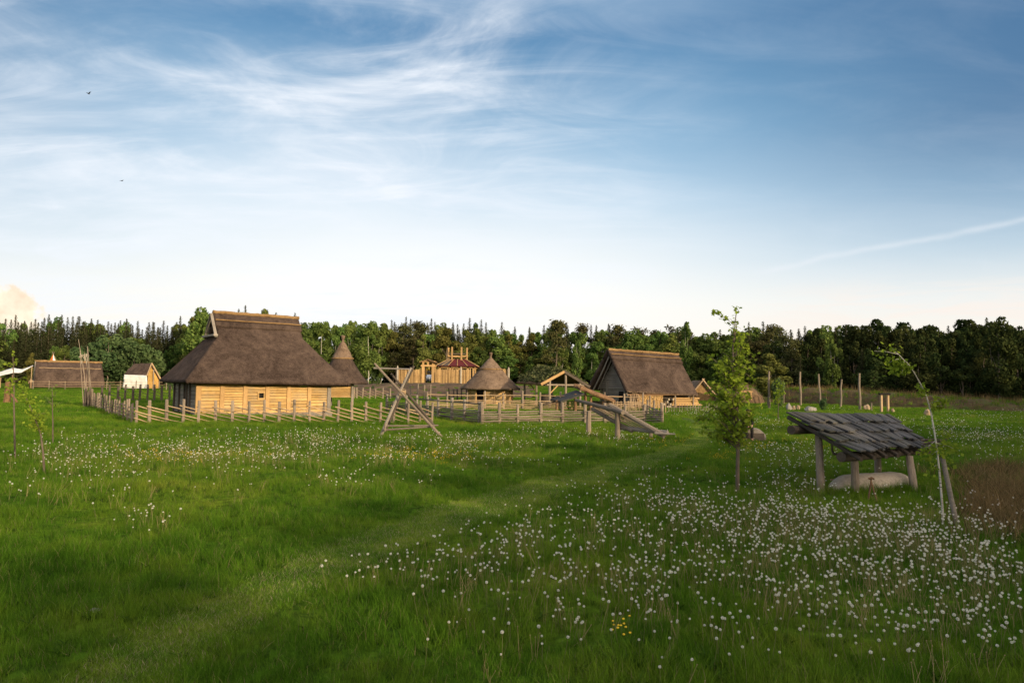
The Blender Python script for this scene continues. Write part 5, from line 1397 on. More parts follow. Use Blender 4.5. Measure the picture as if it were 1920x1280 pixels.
def proto_broad(seed, hgt, r, n, mat, size=.34, base=.22, blobs=22, squash=1.0, trunkmat=None, r0=.2, droop=0.0, nlimb=7, upright=1.0):
    rg = np.random.default_rng(seed); random.seed(seed)
    zc = hgt * (base + (1 - base) / 2); hz = hgt * (1 - base) / 2
    C, Rb = [], []
    for k_ in range(blobs):
        while True:
            q = rg.uniform(-1, 1, 3)
            if np.linalg.norm(q) < 1: break
        q = q / (np.linalg.norm(q) + 1e-6) * np.linalg.norm(q) ** .45
        taper = 1 - .35 * max(0, q[2]) * upright
        C.append((q[0] * r * .72 * taper, q[1] * r * .72 * taper, zc + q[2] * hz * .84)); Rb.append(r * rg.uniform(.24, .42) * (1 - .25 * max(0, q[2])))
    C = np.array(C); Rb = np.array(Rb)
    k_ = rg.integers(0, blobs, n); d = rg.normal(size=(n, 3)); d /= np.linalg.norm(d, axis=1)[:, None]
    rad = rg.uniform(.55, 1.05, n) ** .6
    P = C[k_] + d * (Rb[k_] * rad)[:, None] * np.array([1, 1, squash])
    P[:, 2] -= droop * rg.uniform(0, 1, n) * np.linalg.norm(P[:, :2], axis=1)
    nr = d + rg.normal(size=(n, 3)) * .5; nr /= np.linalg.norm(nr, axis=1)[:, None]
    V, F = cards(P, size, .45, nr, .6, seed); me = np_mesh('crown', V, [F]); me.materials.append(mat)
    limbs = []
    for i in range(min(nlimb, blobs)):
        c_ = C[i]; limbs.append(((0, 0, max(.15, min(c_[2] - .5, hgt * (.2 + .5 * i / nlimb)))), tuple(c_), r0 * .4))
    return trunk_mesh('trunk', hgt * .85, r0, trunkmat or MAT['trunk'], limbs), me, hgt

def proto_pine(seed, hgt=17.0):
    rg = np.random.default_rng(seed); random.seed(seed); P, limbs = [], []
    for k_ in range(30):
        t_ = rg.uniform(.38, 1.0); z = hgt * t_; a = rg.uniform(0, 6.28); L_ = (2.9 * (1 - (t_ - .38) / .62) ** .7 + .3) * rg.uniform(.5, 1.05)
        c_ = np.array([L_ * math.cos(a), L_ * math.sin(a), z + rg.uniform(-.1, .4)]); limbs.append(((0, 0, z - .3), tuple(c_), .06))
        m_ = 75; d = rg.normal(size=(m_, 3)) * np.array([.62, .62, .34]); P.append(c_ + d)
    P = np.concatenate(P)
    return trunk_mesh('pine_trunk', hgt * .95, .2, MAT['trunk'], limbs, .008), mesh_cards('pine_crown', P, .33, MAT['l_pine'], seed=seed, asp=.4), hgt

PROTO = dict(
    spruce=[proto_spruce(1), proto_spruce(2, 18, 3.1), proto_spruce(3, 18, 3.9), proto_spruce(4, 18, 3.4)],
    pine=[proto_pine(11), proto_pine(12), proto_pine(13)],
    broad=[proto_broad(21, 16, 4.2, 4600, MAT['l_oak'], .30, .10), proto_broad(22, 16, 3.7, 4400, MAT['l_oak'], .30, .08, blobs=20), proto_broad(23, 16, 4.6, 4800, MAT['l_oak'], .30, .10, blobs=28)],
    olive=[proto_broad(31, 16, 3.9, 4400, MAT['l_olive'], .29, .08, blobs=22), proto_broad(32, 16, 3.5, 4200, MAT['l_olive'], .29, .08, blobs=26)],
    birch=[proto_broad(41, 17, 2.9, 3800, MAT['l_birch'], .27, .12, 28, 1.3, MAT['birch_bark'], .085, .15, 2), proto_broad(42, 17, 2.5, 3400, MAT['l_birch'], .27, .14, 24, 1.4, MAT['birch_bark'], .08, .2, 2)],
    willow=[proto_broad(51, 9, 3.6, 3200, MAT['l_willow'], .26, .04, 24, 1.2, MAT['pole'], .1), proto_broad(52, 9, 3.2, 3000, MAT['l_willow'], .26, .04, 22, 1.3, MAT['pole'], .1)],
    shady=[proto_broad(61, 13, 3.6, 3600, MAT['l_dark'], .27, .06, 26), proto_broad(62, 13, 3.2, 3400, MAT['l_dark'], .27, .06, 22), proto_broad(63, 13, 4.0, 3800, MAT['l_dark'], .27, .05, 30)],
)
NAMES = dict(spruce=('spruce_tree', 'spruce', 'dark pointed spruce'), pine=('pine_tree', 'pine', 'brownish pine'), broad=('broadleaf_tree', 'tree', 'green broadleaf tree'),
             olive=('broadleaf_tree', 'tree', 'olive brown tree'), birch=('birch_tree', 'birch', 'light green birch'), willow=('willow_bush', 'willow', 'willow bush'),
             shady=('broadleaf_tree', 'tree', 'dark shaded tree'))
def landmark(u):
    for lim, s in ((70, 'behind the white awning'), (130, 'behind the orange tent'), (215, 'behind the longhouse'), (310, 'behind the small ochre hut'), (400, 'left of the large house ridge'), (565, 'behind the large thatched house'),
                   (690, 'behind the raised granary'), (790, 'behind the left palisade'), (880, 'behind the red roofed tower'), (960, 'behind the roundhouse'), (1110, 'behind the turf roofed shed'), (1290, 'behind the firewood house'),
                   (1420, 'behind the young maple'), (1530, 'behind the bushy tree'), (1640, 'behind the tall bare posts'), (1750, 'behind the capped post pair'), (9999, 'near the right picture edge')):
        if u < lim: return s
counter = {}
def tree(kind, p, hgt, label, group, wid=1.0, rz=None, variant=None):
    nm, cat, _ = NAMES[kind]; pr = PROTO[kind]; tm_, cm_, h0 = pr[random.randrange(len(pr)) if variant is None else variant]
    th = thing(nm, label, cat, p, random.uniform(0, 6.28) if rz is None else rz, group); s = hgt / h0; w_ = s * wid
    th.scale = (w_, w_, s)
    for n_, me in (('trunk', tm_), ('crown', cm_)):
        o_ = bpy.data.objects.new(n_, me); COL.objects.link(o_); o_.parent = th
    return th

random.seed(404)
TOPS = np.array([(-60, 592), (0, 592), (60, 594), (150, 590), (250, 600), (315, 604), (335, 592), (352, 584), (372, 572), (410, 572), (430, 588), (446, 570), (466, 574), (486, 571), (505, 588), (560, 592), (600, 590), (640, 588), (692, 590), (722, 599), (760, 598), (800, 597), (850, 600), (900, 601), (950, 607), (985, 614), (1020, 604), (1043, 597), (1070, 608), (1100, 609), (1135, 601), (1180, 608), (1250, 610), (1310, 611), (1340, 612), (1400, 606), (1440, 603), (1470, 605), (1500, 607), (1560, 602), (1600, 597), (1622, 600), (1680, 601), (1740, 603), (1800, 602), (1850, 592), (1880, 592), (1920, 602), (1990, 600)])
DEP = np.array([(-60, 176), (330, 172), (360, 155), (520, 155), (700, 160), (760, 168), (980, 172), (1100, 160), (1300, 150), (1420, 122), (1500, 112), (1620, 104), (1800, 98), (1990, 92)])
MIX = [  # u range, back row species, front row species
    (-99, 330, ['spruce'] * 9 + ['broad'], ['spruce', 'spruce', 'spruce', 'spruce', 'broad']),
    (330, 400, ['broad'] * 4 + ['olive', 'spruce'], ['broad', 'olive', 'broad']), (400, 510, ['broad', 'spruce'], ['broad', 'broad', 'olive']), (510, 570, ['spruce', 'broad'], ['broad', 'birch']),
    (570, 730, ['birch', 'broad', 'birch', 'broad'], ['birch', 'birch', 'broad']), (730, 800, ['spruce', 'spruce', 'pine'], ['pine', 'olive', 'pine', 'olive']), (800, 900, ['spruce', 'spruce', 'broad'], ['olive', 'olive', 'birch', 'broad']),
    (900, 1000, ['broad', 'birch', 'spruce', 'spruce'], ['birch', 'broad', 'olive']), (1000, 1120, ['broad', 'birch', 'pine', 'spruce'], ['birch', 'broad', 'birch', 'olive']), (1120, 1310, ['spruce', 'birch', 'broad', 'pine'], ['broad', 'birch', 'broad', 'birch']),
    (1310, 1420, ['broad', 'spruce', 'birch'], ['broad', 'birch', 'broad']), (1420, 1500, ['spruce', 'spruce', 'pine'], ['spruce', 'pine', 'shady']), (1500, 1620, ['spruce', 'shady', 'broad'], ['shady', 'birch', 'shady', 'spruce']), (1620, 2000, ['shady', 'shady', 'shady', 'spruce', 'shady'], ['shady'])]
def vtop(u): return float(np.interp(u, TOPS[:, 0], TOPS[:, 1]))
def place_row(row, step, frac0, frac1, back):
    u = -70 + random.uniform(0, 20)
    while u < 1995:
        d = float(np.interp(u, DEP[:, 0], DEP[:, 1])) + row + random.uniform(-3, 3)
        for a, b_, bk, fr in MIX:
            if a <= u < b_: sp = random.choice(bk if back else fr)
        p = gz_(Wp(u, 720, d)); top = Wp(u, vtop(u) + random.uniform(-3, 9), d).z
        full = top - p.z
        hgt = full * random.uniform(frac0, frac1)
        if sp == 'spruce' and back: hgt *= random.uniform(.95, 1.025) if u > 330 else random.uniform(.96, 1.04)
        w_ = (1.0 if sp in ('spruce', 'pine') else random.uniform(.68, .98)) * (1.12 if not back else 1.0)
        lm = landmark(u); adj = 'tall ' if back else 'lower '
        where = 'in the back of the wood ' if back else 'fronting the wood '
        lab = (adj + NAMES[sp][2] + ' ' + where + lm).replace(' of the wood at the dark', ' at the dark')
        tree(sp, p, max(4, hgt), lab, (adj + NAMES[sp][1] + 's ' + ('in the back of the wood ' if back else 'in the front of the wood ') + lm) + (' olive' if sp == 'olive' else ' shaded' if sp == 'shady' else ''), w_ * (min(1.5, 17 / max(hgt, 8)) if d > 130 else 1.0))
        u += (.72 if sp == 'spruce' and back else 1.0) * step * random.uniform(.75, 1.3) * (1.0 if d > 140 else 1.25)
place_row(24, 14, .96, 1.02, True)
place_row(15, 18, .90, 1.0, True)
place_row(7, 21, .66, .94, False)
place_row(0, 25, .40, .72, False)

# trees that stand out of the wood
def solo(kind, u, d, vt, label, wid=1.0, variant=None):
    p = gz_(Wp(u, 720, d)); return tree(kind, p, Wp(u, vt, d).z - p.z, label, None, wid, None, variant)
for u_, vt_, k_, v_ in ((378, 569, 'broad', 0), (447, 568, 'broad', 1), (486, 570, 'broad', 2)):
    solo(k_, u_, 150, vt_, {378: 'tallest rounded tree left of the large house ridge, its top above the wood', 447: 'rounded treetop just above the middle of the large house ridge', 486: 'rounded treetop above the right part of the large house ridge'}[u_], .72 if u_ != 378 else .95, v_)
for u_, vt_ in ((513, 584), (549, 586), (534, 590)):
    solo('spruce', u_, 175, vt_, {513: 'lone spruce tip just right of the large house ridge treetops', 549: 'lone spruce tip above the right end of the house ridge', 534: 'smallest spruce tip peeping over the house ridge'}[u_], .9)
solo('birch', 690, 148, 592, 'big bright light green birch between granary and palisade, fullest of the birches', 1.35, 0)
solo('birch', 655, 150, 598, 'bright green birch directly behind the tip of the raised granary', 1.15, 1)
solo('birch', 600, 152, 595, 'light green birch over the right slope of the large house roof', 1.2, 0)
solo('olive', 838, 160, 612, 'broad olive brown tree directly behind the red roofed tower posts', 1.3, 0)
solo('olive', 790, 158, 622, 'olive brown tree directly behind the fort gate', 1.0, 1)
solo('pine', 1043, 152, 597, 'tall pine with layered crown standing above the turf roofed shed', 1.0, 1)
solo('birch', 1286, 140, 588, 'tallest slender birch with bare white stem right of the firewood house ridge', .62, 1)
solo('birch', 1082, 140, 630, 'slender pale birch just left of the firewood house gable', .8, 1)
solo('spruce', 1405, 132, 603, 'slim spruce with a thin tip right of the young maple', .8, 1)
solo('birch', 1560, 98, 632, 'pale loose birch in front of the dark wood behind the posts', .9, 1)
solo('shady', 1873, 88, 586, 'tallest ragged dark tree near the right edge of the picture', .8, 0)
for u_, d_, vt_, w_ in ((150, 150, 640, 1.0), (175, 152, 631, 1.1), (200, 150, 626, 1.1), (226, 152, 624, 1.1), (252, 150, 627, 1.1), (276, 152, 634, 1.0)):
    solo('willow', u_, d_, vt_, 'round willow bush of the grove ' + {150: 'at its left end above the longhouse roof end', 175: 'second from its left end', 200: 'third from its left end', 226: 'at its highest middle', 252: 'straight above the small ochre hut', 276: 'at its right end'}[u_], w_)
solo('birch', 98, 158, 640, 'bright green young birch right behind the orange tent tip', .8, 0)
solo('olive', 58, 150, 660, 'low reddish olive tree behind the white awning', .9, 0)
solo('willow', 322, 120, 690, 'small bright shrub beside the left eave of the large house', .8, 0)
solo('willow', 708, 118, 704, 'small round dark green bush left of the palisade', .9, 1)
solo('willow', 699, 110, 722, 'tiny yellowish bush at the rear yard fence', .9, 0)
# bushy tree beside the young maple
p = G(1440, 764); solo('olive', 1440, 80, 660, 'bushy olive green tree with several stems just right of the young maple', 1.75, 0)
solo('willow', 1459, 72, 700, 'low leafy bush to the right of the bushy olive tree', .6, 1)
solo('willow', 1544, 62, 742, 'leafy green sprig of a shrub on the knoll behind the shingle roof', .8, 1)
# low shrubs along the foot of the wood
for u_ in list(range(340, 1440, 24)):
    p = gz_(Wp(u_, 720, float(np.interp(u_, DEP[:, 0], DEP[:, 1])) + random.uniform(6, 18) - (14 if u_ % 3 == 0 else 0))); tree('willow', p, random.uniform(4, 7), 'low dark shrub along the foot of the wood ' + landmark(u_), 'shrubs along the foot of the wood ' + landmark(u_), 1.1)
for u_ in list(range(1470, 1950, 42)):
    d_ = float(np.interp(u_, DEP[:, 0], DEP[:, 1])) - 5; p = gz_(Wp(u_, 720, d_ + random.uniform(-2, 2))); tree('shady', p, random.uniform(4, 7), 'low shaded thicket at the foot of the wood ' + landmark(u_), 'thickets at the foot of the wood ' + landmark(u_), 1.3)

# the belt of trees behind and to the right of the viewer, whose evening shade lies over the foreground
sdir = np.array([TO_SUN.x, TO_SUN.y]); sdir /= np.linalg.norm(sdir); cdir = np.array([-sdir[1], sdir[0]])
for k_ in range(116):
    c_ = -30 + 180 * (k_ // 2) / 57; low_ = 1.28 if c_ > 88 else 1.0; q = cdir * c_ + sdir * ((60 if k_ % 2 else 67) + random.uniform(-2.5, 2.5))
    p = Vector((q[0], q[1], float(H(q[0], max(q[1], -60)))))
    tree('shady', p, low_ * 17.0 * random.uniform(.92, 1.05), 'dense tree in the belt behind the viewer that shades the meadow', 'trees of the belt behind the viewer', 1.0)

# ------------------------------------------------------------------ young maple by the path
random.seed(5)
p = G(1383, 926); YM = thing('young_maple', 'young maple with thin dark trunk and bright green leaves beside the mown path', 'tree', p)
dM = p.y
def PX(u, v, d=dM): return Wp(u, v, d) - p
rg = np.random.default_rng(5)
mb = MB(); mb.tube([(0, 0, -.1), PX(1383, 880), PX(1384, 830), PX(1381, 760), PX(1376, 700), PX(1374, 650), PX(1378, 610), PX(1381, 585)], [.05, .045, .042, .036, .028, .02, .012, .005], 8, True, .06)
tips = []
outl = [(604, 1366, 1386, 26), (630, 1356, 1396, 60), (655, 1352, 1404, 110), (680, 1338, 1404, 150), (705, 1332, 1400, 190), (730, 1330, 1404, 210), (755, 1326, 1408, 220), (780, 1318, 1406, 230), (800, 1318, 1404, 190), (818, 1340, 1405, 90)]
LP, LN = [], []
for v_, ul, ur, n in outl:
    nb = max(3, n // 17)
    for b_ in range(nb):
        uu = rg.uniform(ul, ur); ww = (ur - ul) / 2 / FPX * dM
        tip = PX(uu, v_ + rg.uniform(-12, 12)) ; tip.y += rg.uniform(-ww, ww)
        st = PX(1381 - (820 - v_) * .02, v_ + 28 + rg.uniform(0, 20)); st.z = max(st.z, PX(1383, 840).z)
        mid = st.lerp(tip, .5) + Vector((0, 0, .06)); mb.tube([st, mid, tip], [.014, .009, .004], 5, False)
        m_ = int(n * 1.35) // nb
        for _ in range(m_):
            t_ = rg.uniform(.25, 1.1) ** .7; q = st.lerp(tip, t_) + Vector(rg.normal(size=3) * [.075, .075, .055]); LP.append(tuple(q)); LN.append(rg.normal(size=3) * .6 + np.array([0, -.2, .8]))
for (u0, v0, u1, v1) in ((1378, 610, 1352, 592), (1352, 592, 1337, 583), (1378, 606, 1381, 578), (1330, 770, 1306, 792), (1330, 785, 1310, 780), (1400, 690, 1415, 697), (1398, 700, 1412, 712), (1345, 680, 1331, 668), (1394, 655, 1404, 650)):
    mb.tube([PX(u0, v0), PX((u0 + u1) / 2, (v0 + v1) / 2 - 1), PX(u1, v1)], [.008, .006, .003], 5, False)
    for _ in range(13):
        t_ = rg.uniform(.55, 1.1); q = PX(u0, v0).lerp(PX(u1, v1), t_) + Vector(rg.normal(size=3) * .045); LP.append(tuple(q)); LN.append(rg.normal(size=3) * .6 + np.array([0, 0, .8]))
mb.build('trunk', MAT['trunk'], YM)
def lobed_leaves(name, P, N, size, mat, parent, seed):
    """five-pointed leaves, slightly cupped"""
    rg_ = np.random.default_rng(seed); P = np.array(P); N = np.array(N, float); N /= np.linalg.norm(N, axis=1)[:, None]; n = len(P)
    d = rg_.normal(size=(n, 3)); d -= N * (d * N).sum(1)[:, None]; d /= np.linalg.norm(d, axis=1)[:, None]; e = np.cross(N, d); s = (size * rg_.uniform(.7, 1.3, n))[:, None]
    out2 = [(-.55, 0), (-.35, .5), (.0, .28), (.25, .72), (.35, .25), (1, 0), (.35, -.25), (.25, -.72), (0, -.28), (-.35, -.5)]
    V = np.stack([P + d * s * a + e * s * b_ - N * s * .12 * abs(b_) for a, b_ in out2], 1).reshape(-1, 3)
    F = np.arange(10 * n).reshape(n, 10); return link_mesh(name, np_mesh(name, V, [F]), mat, parent)
lobed_leaves('crown', LP, LN, .074, MAT['l_young'], YM, 3)

# leaning birch with its stake
p = G(1769, 990); dB = p.y
LB = thing('leaning_birch', 'thin young white birch bending over to the left with few leaves, tied to a stake', 'birch', p)
PX = lambda u, v, d=dB: Wp(u, v, d) - p
mb = MB(); mb.tube([PX(1769, 994), PX(1767, 950), PX(1763, 900), PX(1758, 850), PX(1753, 815), PX(1746, 775), PX(1738, 745), PX(1728, 723), PX(1715, 700), PX(1703, 682), PX(1692, 672), PX(1684, 663), PX(1676, 658)], [.021, .019, .018, .016, .0145, .013, .0115, .010, .011, .009, .007, .005, .003], 8, True, .04)
LP, LN = [], []
def twig(u0, v0, u1, v1, n, sp=.05):
    a, b_ = PX(u0, v0), PX(u1, v1); b_.y += rg.uniform(-.1, .1); mb.tube([a, a.lerp(b_, .5) + Vector((0, 0, .02)), b_], [.006, .004, .002], 4, False)
    for _ in range(int(n * 1.4)):
        q = a.lerp(b_, rg.uniform(.25, 1.1)) + Vector(rg.normal(size=3) * sp); LP.append(tuple(q)); LN.append(rg.normal(size=3) + np.array([0, 0, .5]))
for a in ((1700, 682, 1672, 692, 46), (1696, 676, 1690, 700, 40), (1690, 672, 1668, 680, 34), (1702, 684, 1697, 690, 30), (1684, 664, 1640, 658, 12), (1676, 658, 1668, 655, 10), (1736, 742, 1728, 735, 26), (1742, 757, 1765, 750, 40), (1742, 760, 1756, 762, 30), (1726, 718, 1730, 730, 14), (1755, 830, 1790, 842, 44), (1755, 825, 1735, 850, 34), (1757, 845, 1740, 862, 30), (1757, 850, 1785, 868, 34), (1760, 870, 1745, 880, 20), (1752, 812, 1774, 815, 20)): twig(*a)
mb.build('trunk', MAT['birch_bark'], LB)
link_mesh('crown', mesh_cards('crown', np.array(LP), .040, MAT['l_young'], asp=.7, seed=4), None, LB)
p = G(1798, 992); sk = thing('tree_stake', 'bare grey round stake leaning beside the bent birch', 'stake', p)
MB().pole((0, 0, -.1), Wp(1767, 857, p.y + .1) - p, .045, .042, 10, .004, 6, .03).build('pole', MAT['wood_grey'], sk)

# three thin saplings at the left
def sapling(label, trunk_uv, leaf_uv, mat, lsize, seed, tr_=.03):
    rg = np.random.default_rng(seed); p = G(*trunk_uv[0]); th = thing('sapling', label, 'sapling', p); mb = MB()
    mb.tube([Wp(u_, v_, p.y) - p for u_, v_ in trunk_uv], [tr_ * (1 - .75 * i / (len(trunk_uv) - 1)) for i in range(len(trunk_uv))], 7, True, .05)
    LP, LN = [], []
    for u_, v_, ru, rv, n in leaf_uv:
        c_ = Wp(u_, v_, p.y) - p; k_ = int(np.argmin([abs(tv - v_ - 8) for tu, tv in trunk_uv])); a = Wp(trunk_uv[k_][0], trunk_uv[k_][1], p.y) - p
        mb.tube([a, a.lerp(c_, .6) + Vector((0, 0, .03)), c_], [.008, .006, .003], 4, False); sx = ru / FPX * p.y; sz = rv / FPX * p.y
        for _ in range(n): LP.append(tuple(c_ + Vector(rg.normal(size=3) * [sx * .5, sx * .5, sz * .5]))); LN.append(rg.normal(size=3) + np.array([0, 0, .6]))
    mb.build('trunk', MAT['trunk'], th); lobed_leaves('crown', LP, LN, lsize, mat, th, seed); return th
sapling('tall thin sapling with sparse leaf tufts at the far left edge', [(28, 860), (27, 800), (26, 750), (26, 715), (25, 690), (24, 664)], [(18, 683, 10, 6, 16), (30, 676, 6, 5, 12), (26, 664, 5, 5, 10), (22, 712, 14, 7, 34), (38, 716, 12, 7, 30), (28, 728, 14, 6, 30), (46, 708, 5, 4, 10), (16, 735, 8, 6, 14)], MAT['l_young'], .062, 1)
sapling('leaning leafy sapling, brightest and nearest of the three at the left', [(83, 888), (81, 850), (76, 812), (64, 780), (52, 752), (42, 732)], [(44, 742, 12, 10, 60), (56, 752, 14, 9, 70), (62, 772, 12, 10, 80), (72, 785, 14, 12, 110), (64, 798, 12, 8, 70), (80, 800, 8, 8, 50), (88, 775, 5, 5, 14), (48, 728, 7, 6, 26)], MAT['l_young'], .05, 2)
sapling('darker slender sapling with few leaves right of the leaning one', [(99, 832), (99, 790), (98, 760), (98, 735), (97, 720)], [(98, 728, 8, 8, 20), (92, 752, 10, 7, 22), (105, 758, 7, 6, 12), (84, 745, 6, 4, 8), (98, 742, 7, 5, 14)], MAT['l_oak'], .06, 3, .026)
sapling('thin young stem with light leaves in front of the bushy olive tree', [(1459, 792), (1459, 770), (1460, 745), (1461, 722)], [(1460, 735, 10, 12, 70), (1464, 720, 8, 8, 40), (1455, 748, 7, 7, 30)], MAT['l_young'], .11, 4, .04)


# ================================================================== MEADOW
def blade_tuft(name, nb, rad, hmin, hmax, width, lean, mat, seed, seg=3):
    rg = np.random.default_rng(seed); V, Q, T = [], [], []
    for i in range(nb):
        a = rg.uniform(0, 6.28); r_ = rad * math.sqrt(rg.uniform()); x, y = r_ * math.cos(a), r_ * math.sin(a)
        h_ = rg.uniform(hmin, hmax); dr = rg.uniform(0, 6.28); ln = rg.uniform(.15, 1) * lean * h_; fx = rg.uniform(0, 6.28); w_ = width * rg.uniform(.6, 1.3)
        i0 = len(V)
        for s in range(seg):
            t_ = s / seg; ox = math.cos(dr) * ln * t_ * t_; oy = math.sin(dr) * ln * t_ * t_; ww = w_ * (1 - t_ * .75) / 2
            V.append((x + ox + math.cos(fx) * ww, y + oy + math.sin(fx) * ww, h_ * t_ * (1 - .12 * t_))); V.append((x + ox - math.cos(fx) * ww, y + oy - math.sin(fx) * ww, h_ * t_ * (1 - .12 * t_)))
        V.append((x + math.cos(dr) * ln, y + math.sin(dr) * ln, h_ * .9))
        for s in range(seg - 1): Q.append((i0 + 2 * s, i0 + 2 * s + 1, i0 + 2 * s + 3, i0 + 2 * s + 2))
        T.append((i0 + 2 * seg - 2, i0 + 2 * seg - 1, i0 + 2 * seg))
    me = np_mesh(name, np.array(V), [np.array(Q), np.array(T)] if Q else [np.array(T)]); me.materials.append(mat)
    return bpy.data.objects.new(name, me)

def scatter(name, label, pts, scl, protos, idx=None, tilt=.08, cat=None):
    """one object: copies of a few prototype meshes standing on given points"""
    n = len(pts); me = bpy.data.meshes.new(name); me.vertices.add(n); me.vertices.foreach_set('co', np.asarray(pts, np.float32).ravel())
    at = me.attributes.new('rot', 'FLOAT_VECTOR', 'POINT'); rot = np.stack([rng.normal(0, tilt, n), rng.normal(0, tilt, n), rng.uniform(0, 6.28, n)], 1); at.data.foreach_set('vector', rot.astype(np.float32).ravel())
    at = me.attributes.new('scl', 'FLOAT', 'POINT'); at.data.foreach_set('value', np.asarray(scl, np.float32))
    at = me.attributes.new('idx', 'INT', 'POINT'); at.data.foreach_set('value', (rng.integers(0, len(protos), n) if idx is None else idx).astype(np.int32))
    o_ = bpy.data.objects.new(name, me); COL.objects.link(o_); tag(o_, label, cat, kind='stuff')
    co = bpy.data.collections.new(name + '_kinds')
    for i, pr in enumerate(protos): pr.name = '%s_%02d' % (name, i); co.objects.link(pr)
    ng = bpy.data.node_groups.new(name, 'GeometryNodeTree')
    ng.interface.new_socket('Geometry', in_out='INPUT', socket_type='NodeSocketGeometry'); ng.interface.new_socket('Geometry', in_out='OUTPUT', socket_type='NodeSocketGeometry')
    N_ = ng.nodes; gi = N_.new('NodeGroupInput'); go = N_.new('NodeGroupOutput'); ip = N_.new('GeometryNodeInstanceOnPoints'); ci = N_.new('GeometryNodeCollectionInfo')
    ci.inputs['Collection'].default_value = co; ci.inputs['Separate Children'].default_value = True; ci.inputs['Reset Children'].default_value = True
    def attr(nm, ty):
        a = N_.new('GeometryNodeInputNamedAttribute'); a.data_type = ty; a.inputs['Name'].default_value = nm; return a.outputs['Attribute']
    e2r = N_.new('FunctionNodeEulerToRotation'); L_ = ng.links
    L_.new(attr('rot', 'FLOAT_VECTOR'), e2r.inputs[0]); L_.new(gi.outputs[0], ip.inputs['Points']); L_.new(ci.outputs[0], ip.inputs['Instance']); ip.inputs['Pick Instance'].default_value = True
    L_.new(attr('idx', 'INT'), ip.inputs['Instance Index']); L_.new(e2r.outputs[0], ip.inputs['Rotation']); L_.new(attr('scl', 'FLOAT'), ip.inputs['Scale']); L_.new(ip.outputs[0], go.inputs[0])
    md = o_.modifiers.new('scatter', 'NODES'); md.node_group = ng
    return o_

def frustum_pts(n, y0, y1, power, wide=.82, extra=3.0):
    """points over the ground seen, thinning with distance: density per metre of depth ~ y**power"""
    u = rng.uniform(0, 1, n); e = power + 1
    y = (y0 ** e + u * (y1 ** e - y0 ** e)) ** (1 / e) if abs(e) > 1e-6 else y0 * (y1 / y0) ** u
    x = rng.uniform(-1, 1, n) * (wide * y + extra)
    return x, y
def vnoise(x, y, s, seed):
    """smooth value noise for clumping"""
    r_ = np.random.default_rng(seed).uniform(0, 1, (64, 64)); X_, Y_ = x * s, y * s; i, j = np.floor(X_).astype(int), np.floor(Y_).astype(int); fx, fy = X_ - i, Y_ - j
    fx, fy = fx * fx * (3 - 2 * fx), fy * fy * (3 - 2 * fy); g_ = lambda a, b_: r_[a % 64, b_ % 64]
    return (g_(i, j) * (1 - fx) + g_(i + 1, j) * fx) * (1 - fy) + (g_(i, j + 1) * (1 - fx) + g_(i + 1, j + 1) * fx) * fy
def clear_of(x, y):
    """places where no grass stands: inside houses"""
    ok = np.ones(len(x), bool)
    for ox, oy, ang, L_, W_x in ((-21.8, 47.4, A1, L1, W1), (11.5, 68, A2, L2, W2)):
        dx, dy = x - ox, y - oy; s = dx * math.cos(ang) + dy * math.sin(ang); t_ = -dx * math.sin(ang) + dy * math.cos(ang)
        ok &= ~((s > -.1) & (s < L_ + .1) & (t_ > -.1) & (t_ < W_x + .1))
    return ok

m_blade = grass_mat('meadow_blades', dry=.05); m_short = grass_mat('mown_blades', (1.38, 1.24, 1.65), dry=.14, drycol=(.25, .24, .10))
m_leafy = grass_mat('rosette_leaves', dry=.02, fixed=((.035, .075, .012), (.075, .135, .022)))
m_reed = grass_mat('dry_reeds', dry=.15, drycol=(.24, .16, .07), fixed=((.085, .062, .030), (.26, .18, .085)))
rosette = []
near = [blade_tuft('g%d' % i, 34, .13, .07, .20, .0055, .8, m_blade, i) for i in range(5)] + [blade_tuft('gt%d' % i, 16, .07, .16, .34, .0050, .55, m_blade, 20 + i) for i in range(2)] + [blade_tuft('gr%d' % i, 11, .05, .07, .15, .026, 1.5, m_leafy, 30 + i, 4) for i in range(2)]
x, y = frustum_pts(62000, 4.2, 46, -.35)
pd_ = path_dist(x, y); cl_ = vnoise(x, y, .8, 1) * .6 + vnoise(x, y, 2.3, 2) * .4
keep = (pd_ > .98) & clear_of(x, y)
x, y, cl_ = x[keep], y[keep], cl_[keep]
idx = np.where((cl_ > .62) & (rng.uniform(0, 1, len(x)) < .5), rng.integers(5, 7, len(x)), rng.integers(0, 5, len(x)))
idx = np.where(rng.uniform(0, 1, len(x)) < .07, rng.integers(7, 9, len(x)), idx)
sc_g = (.30 + .90 * cl_) * rng.uniform(.8, 1.25, len(x)) * (1 + .012 * np.clip(y - 8, 0, 40))
ex, ey = [], []                      # taller tufts the scythe missed, along fences, posts and walls
def ragged(P, n, sp):
    for _ in range(n):
        i = random.randrange(len(P) - 1); q = P[i].lerp(P[i + 1], random.random()); ex.append(q.x + random.gauss(0, sp)); ey.append(q.y + random.gauss(0, sp))
ragged(FP, 420, .14); ragged(front, 260, .14); ragged(left, 200, .15); ragged([P0, P1], 200, .22); ragged(in_frame(h1, [(-.2, -.35, 0), (L1 + .2, -.35, 0)]), 140, .2)
for q in (G(1541, 922), G(1604, 926), G(1646, 895), G(1716, 920), G(1383, 926), G(1769, 990), G(1798, 992), G(1104, 815), G(1158, 823), G(720, 818), G(826, 818), G(28, 858), G(83, 886)):
    for _ in range(16): ex.append(q.x + random.gauss(0, .17)); ey.append(q.y + random.gauss(0, .17))
for _ in range(150): t_ = random.random(); q = C0.lerp(C1, t_); ex.append(q.x + random.gauss(0, .1) + .14); ey.append(q.y - .46 + random.gauss(0, .07))
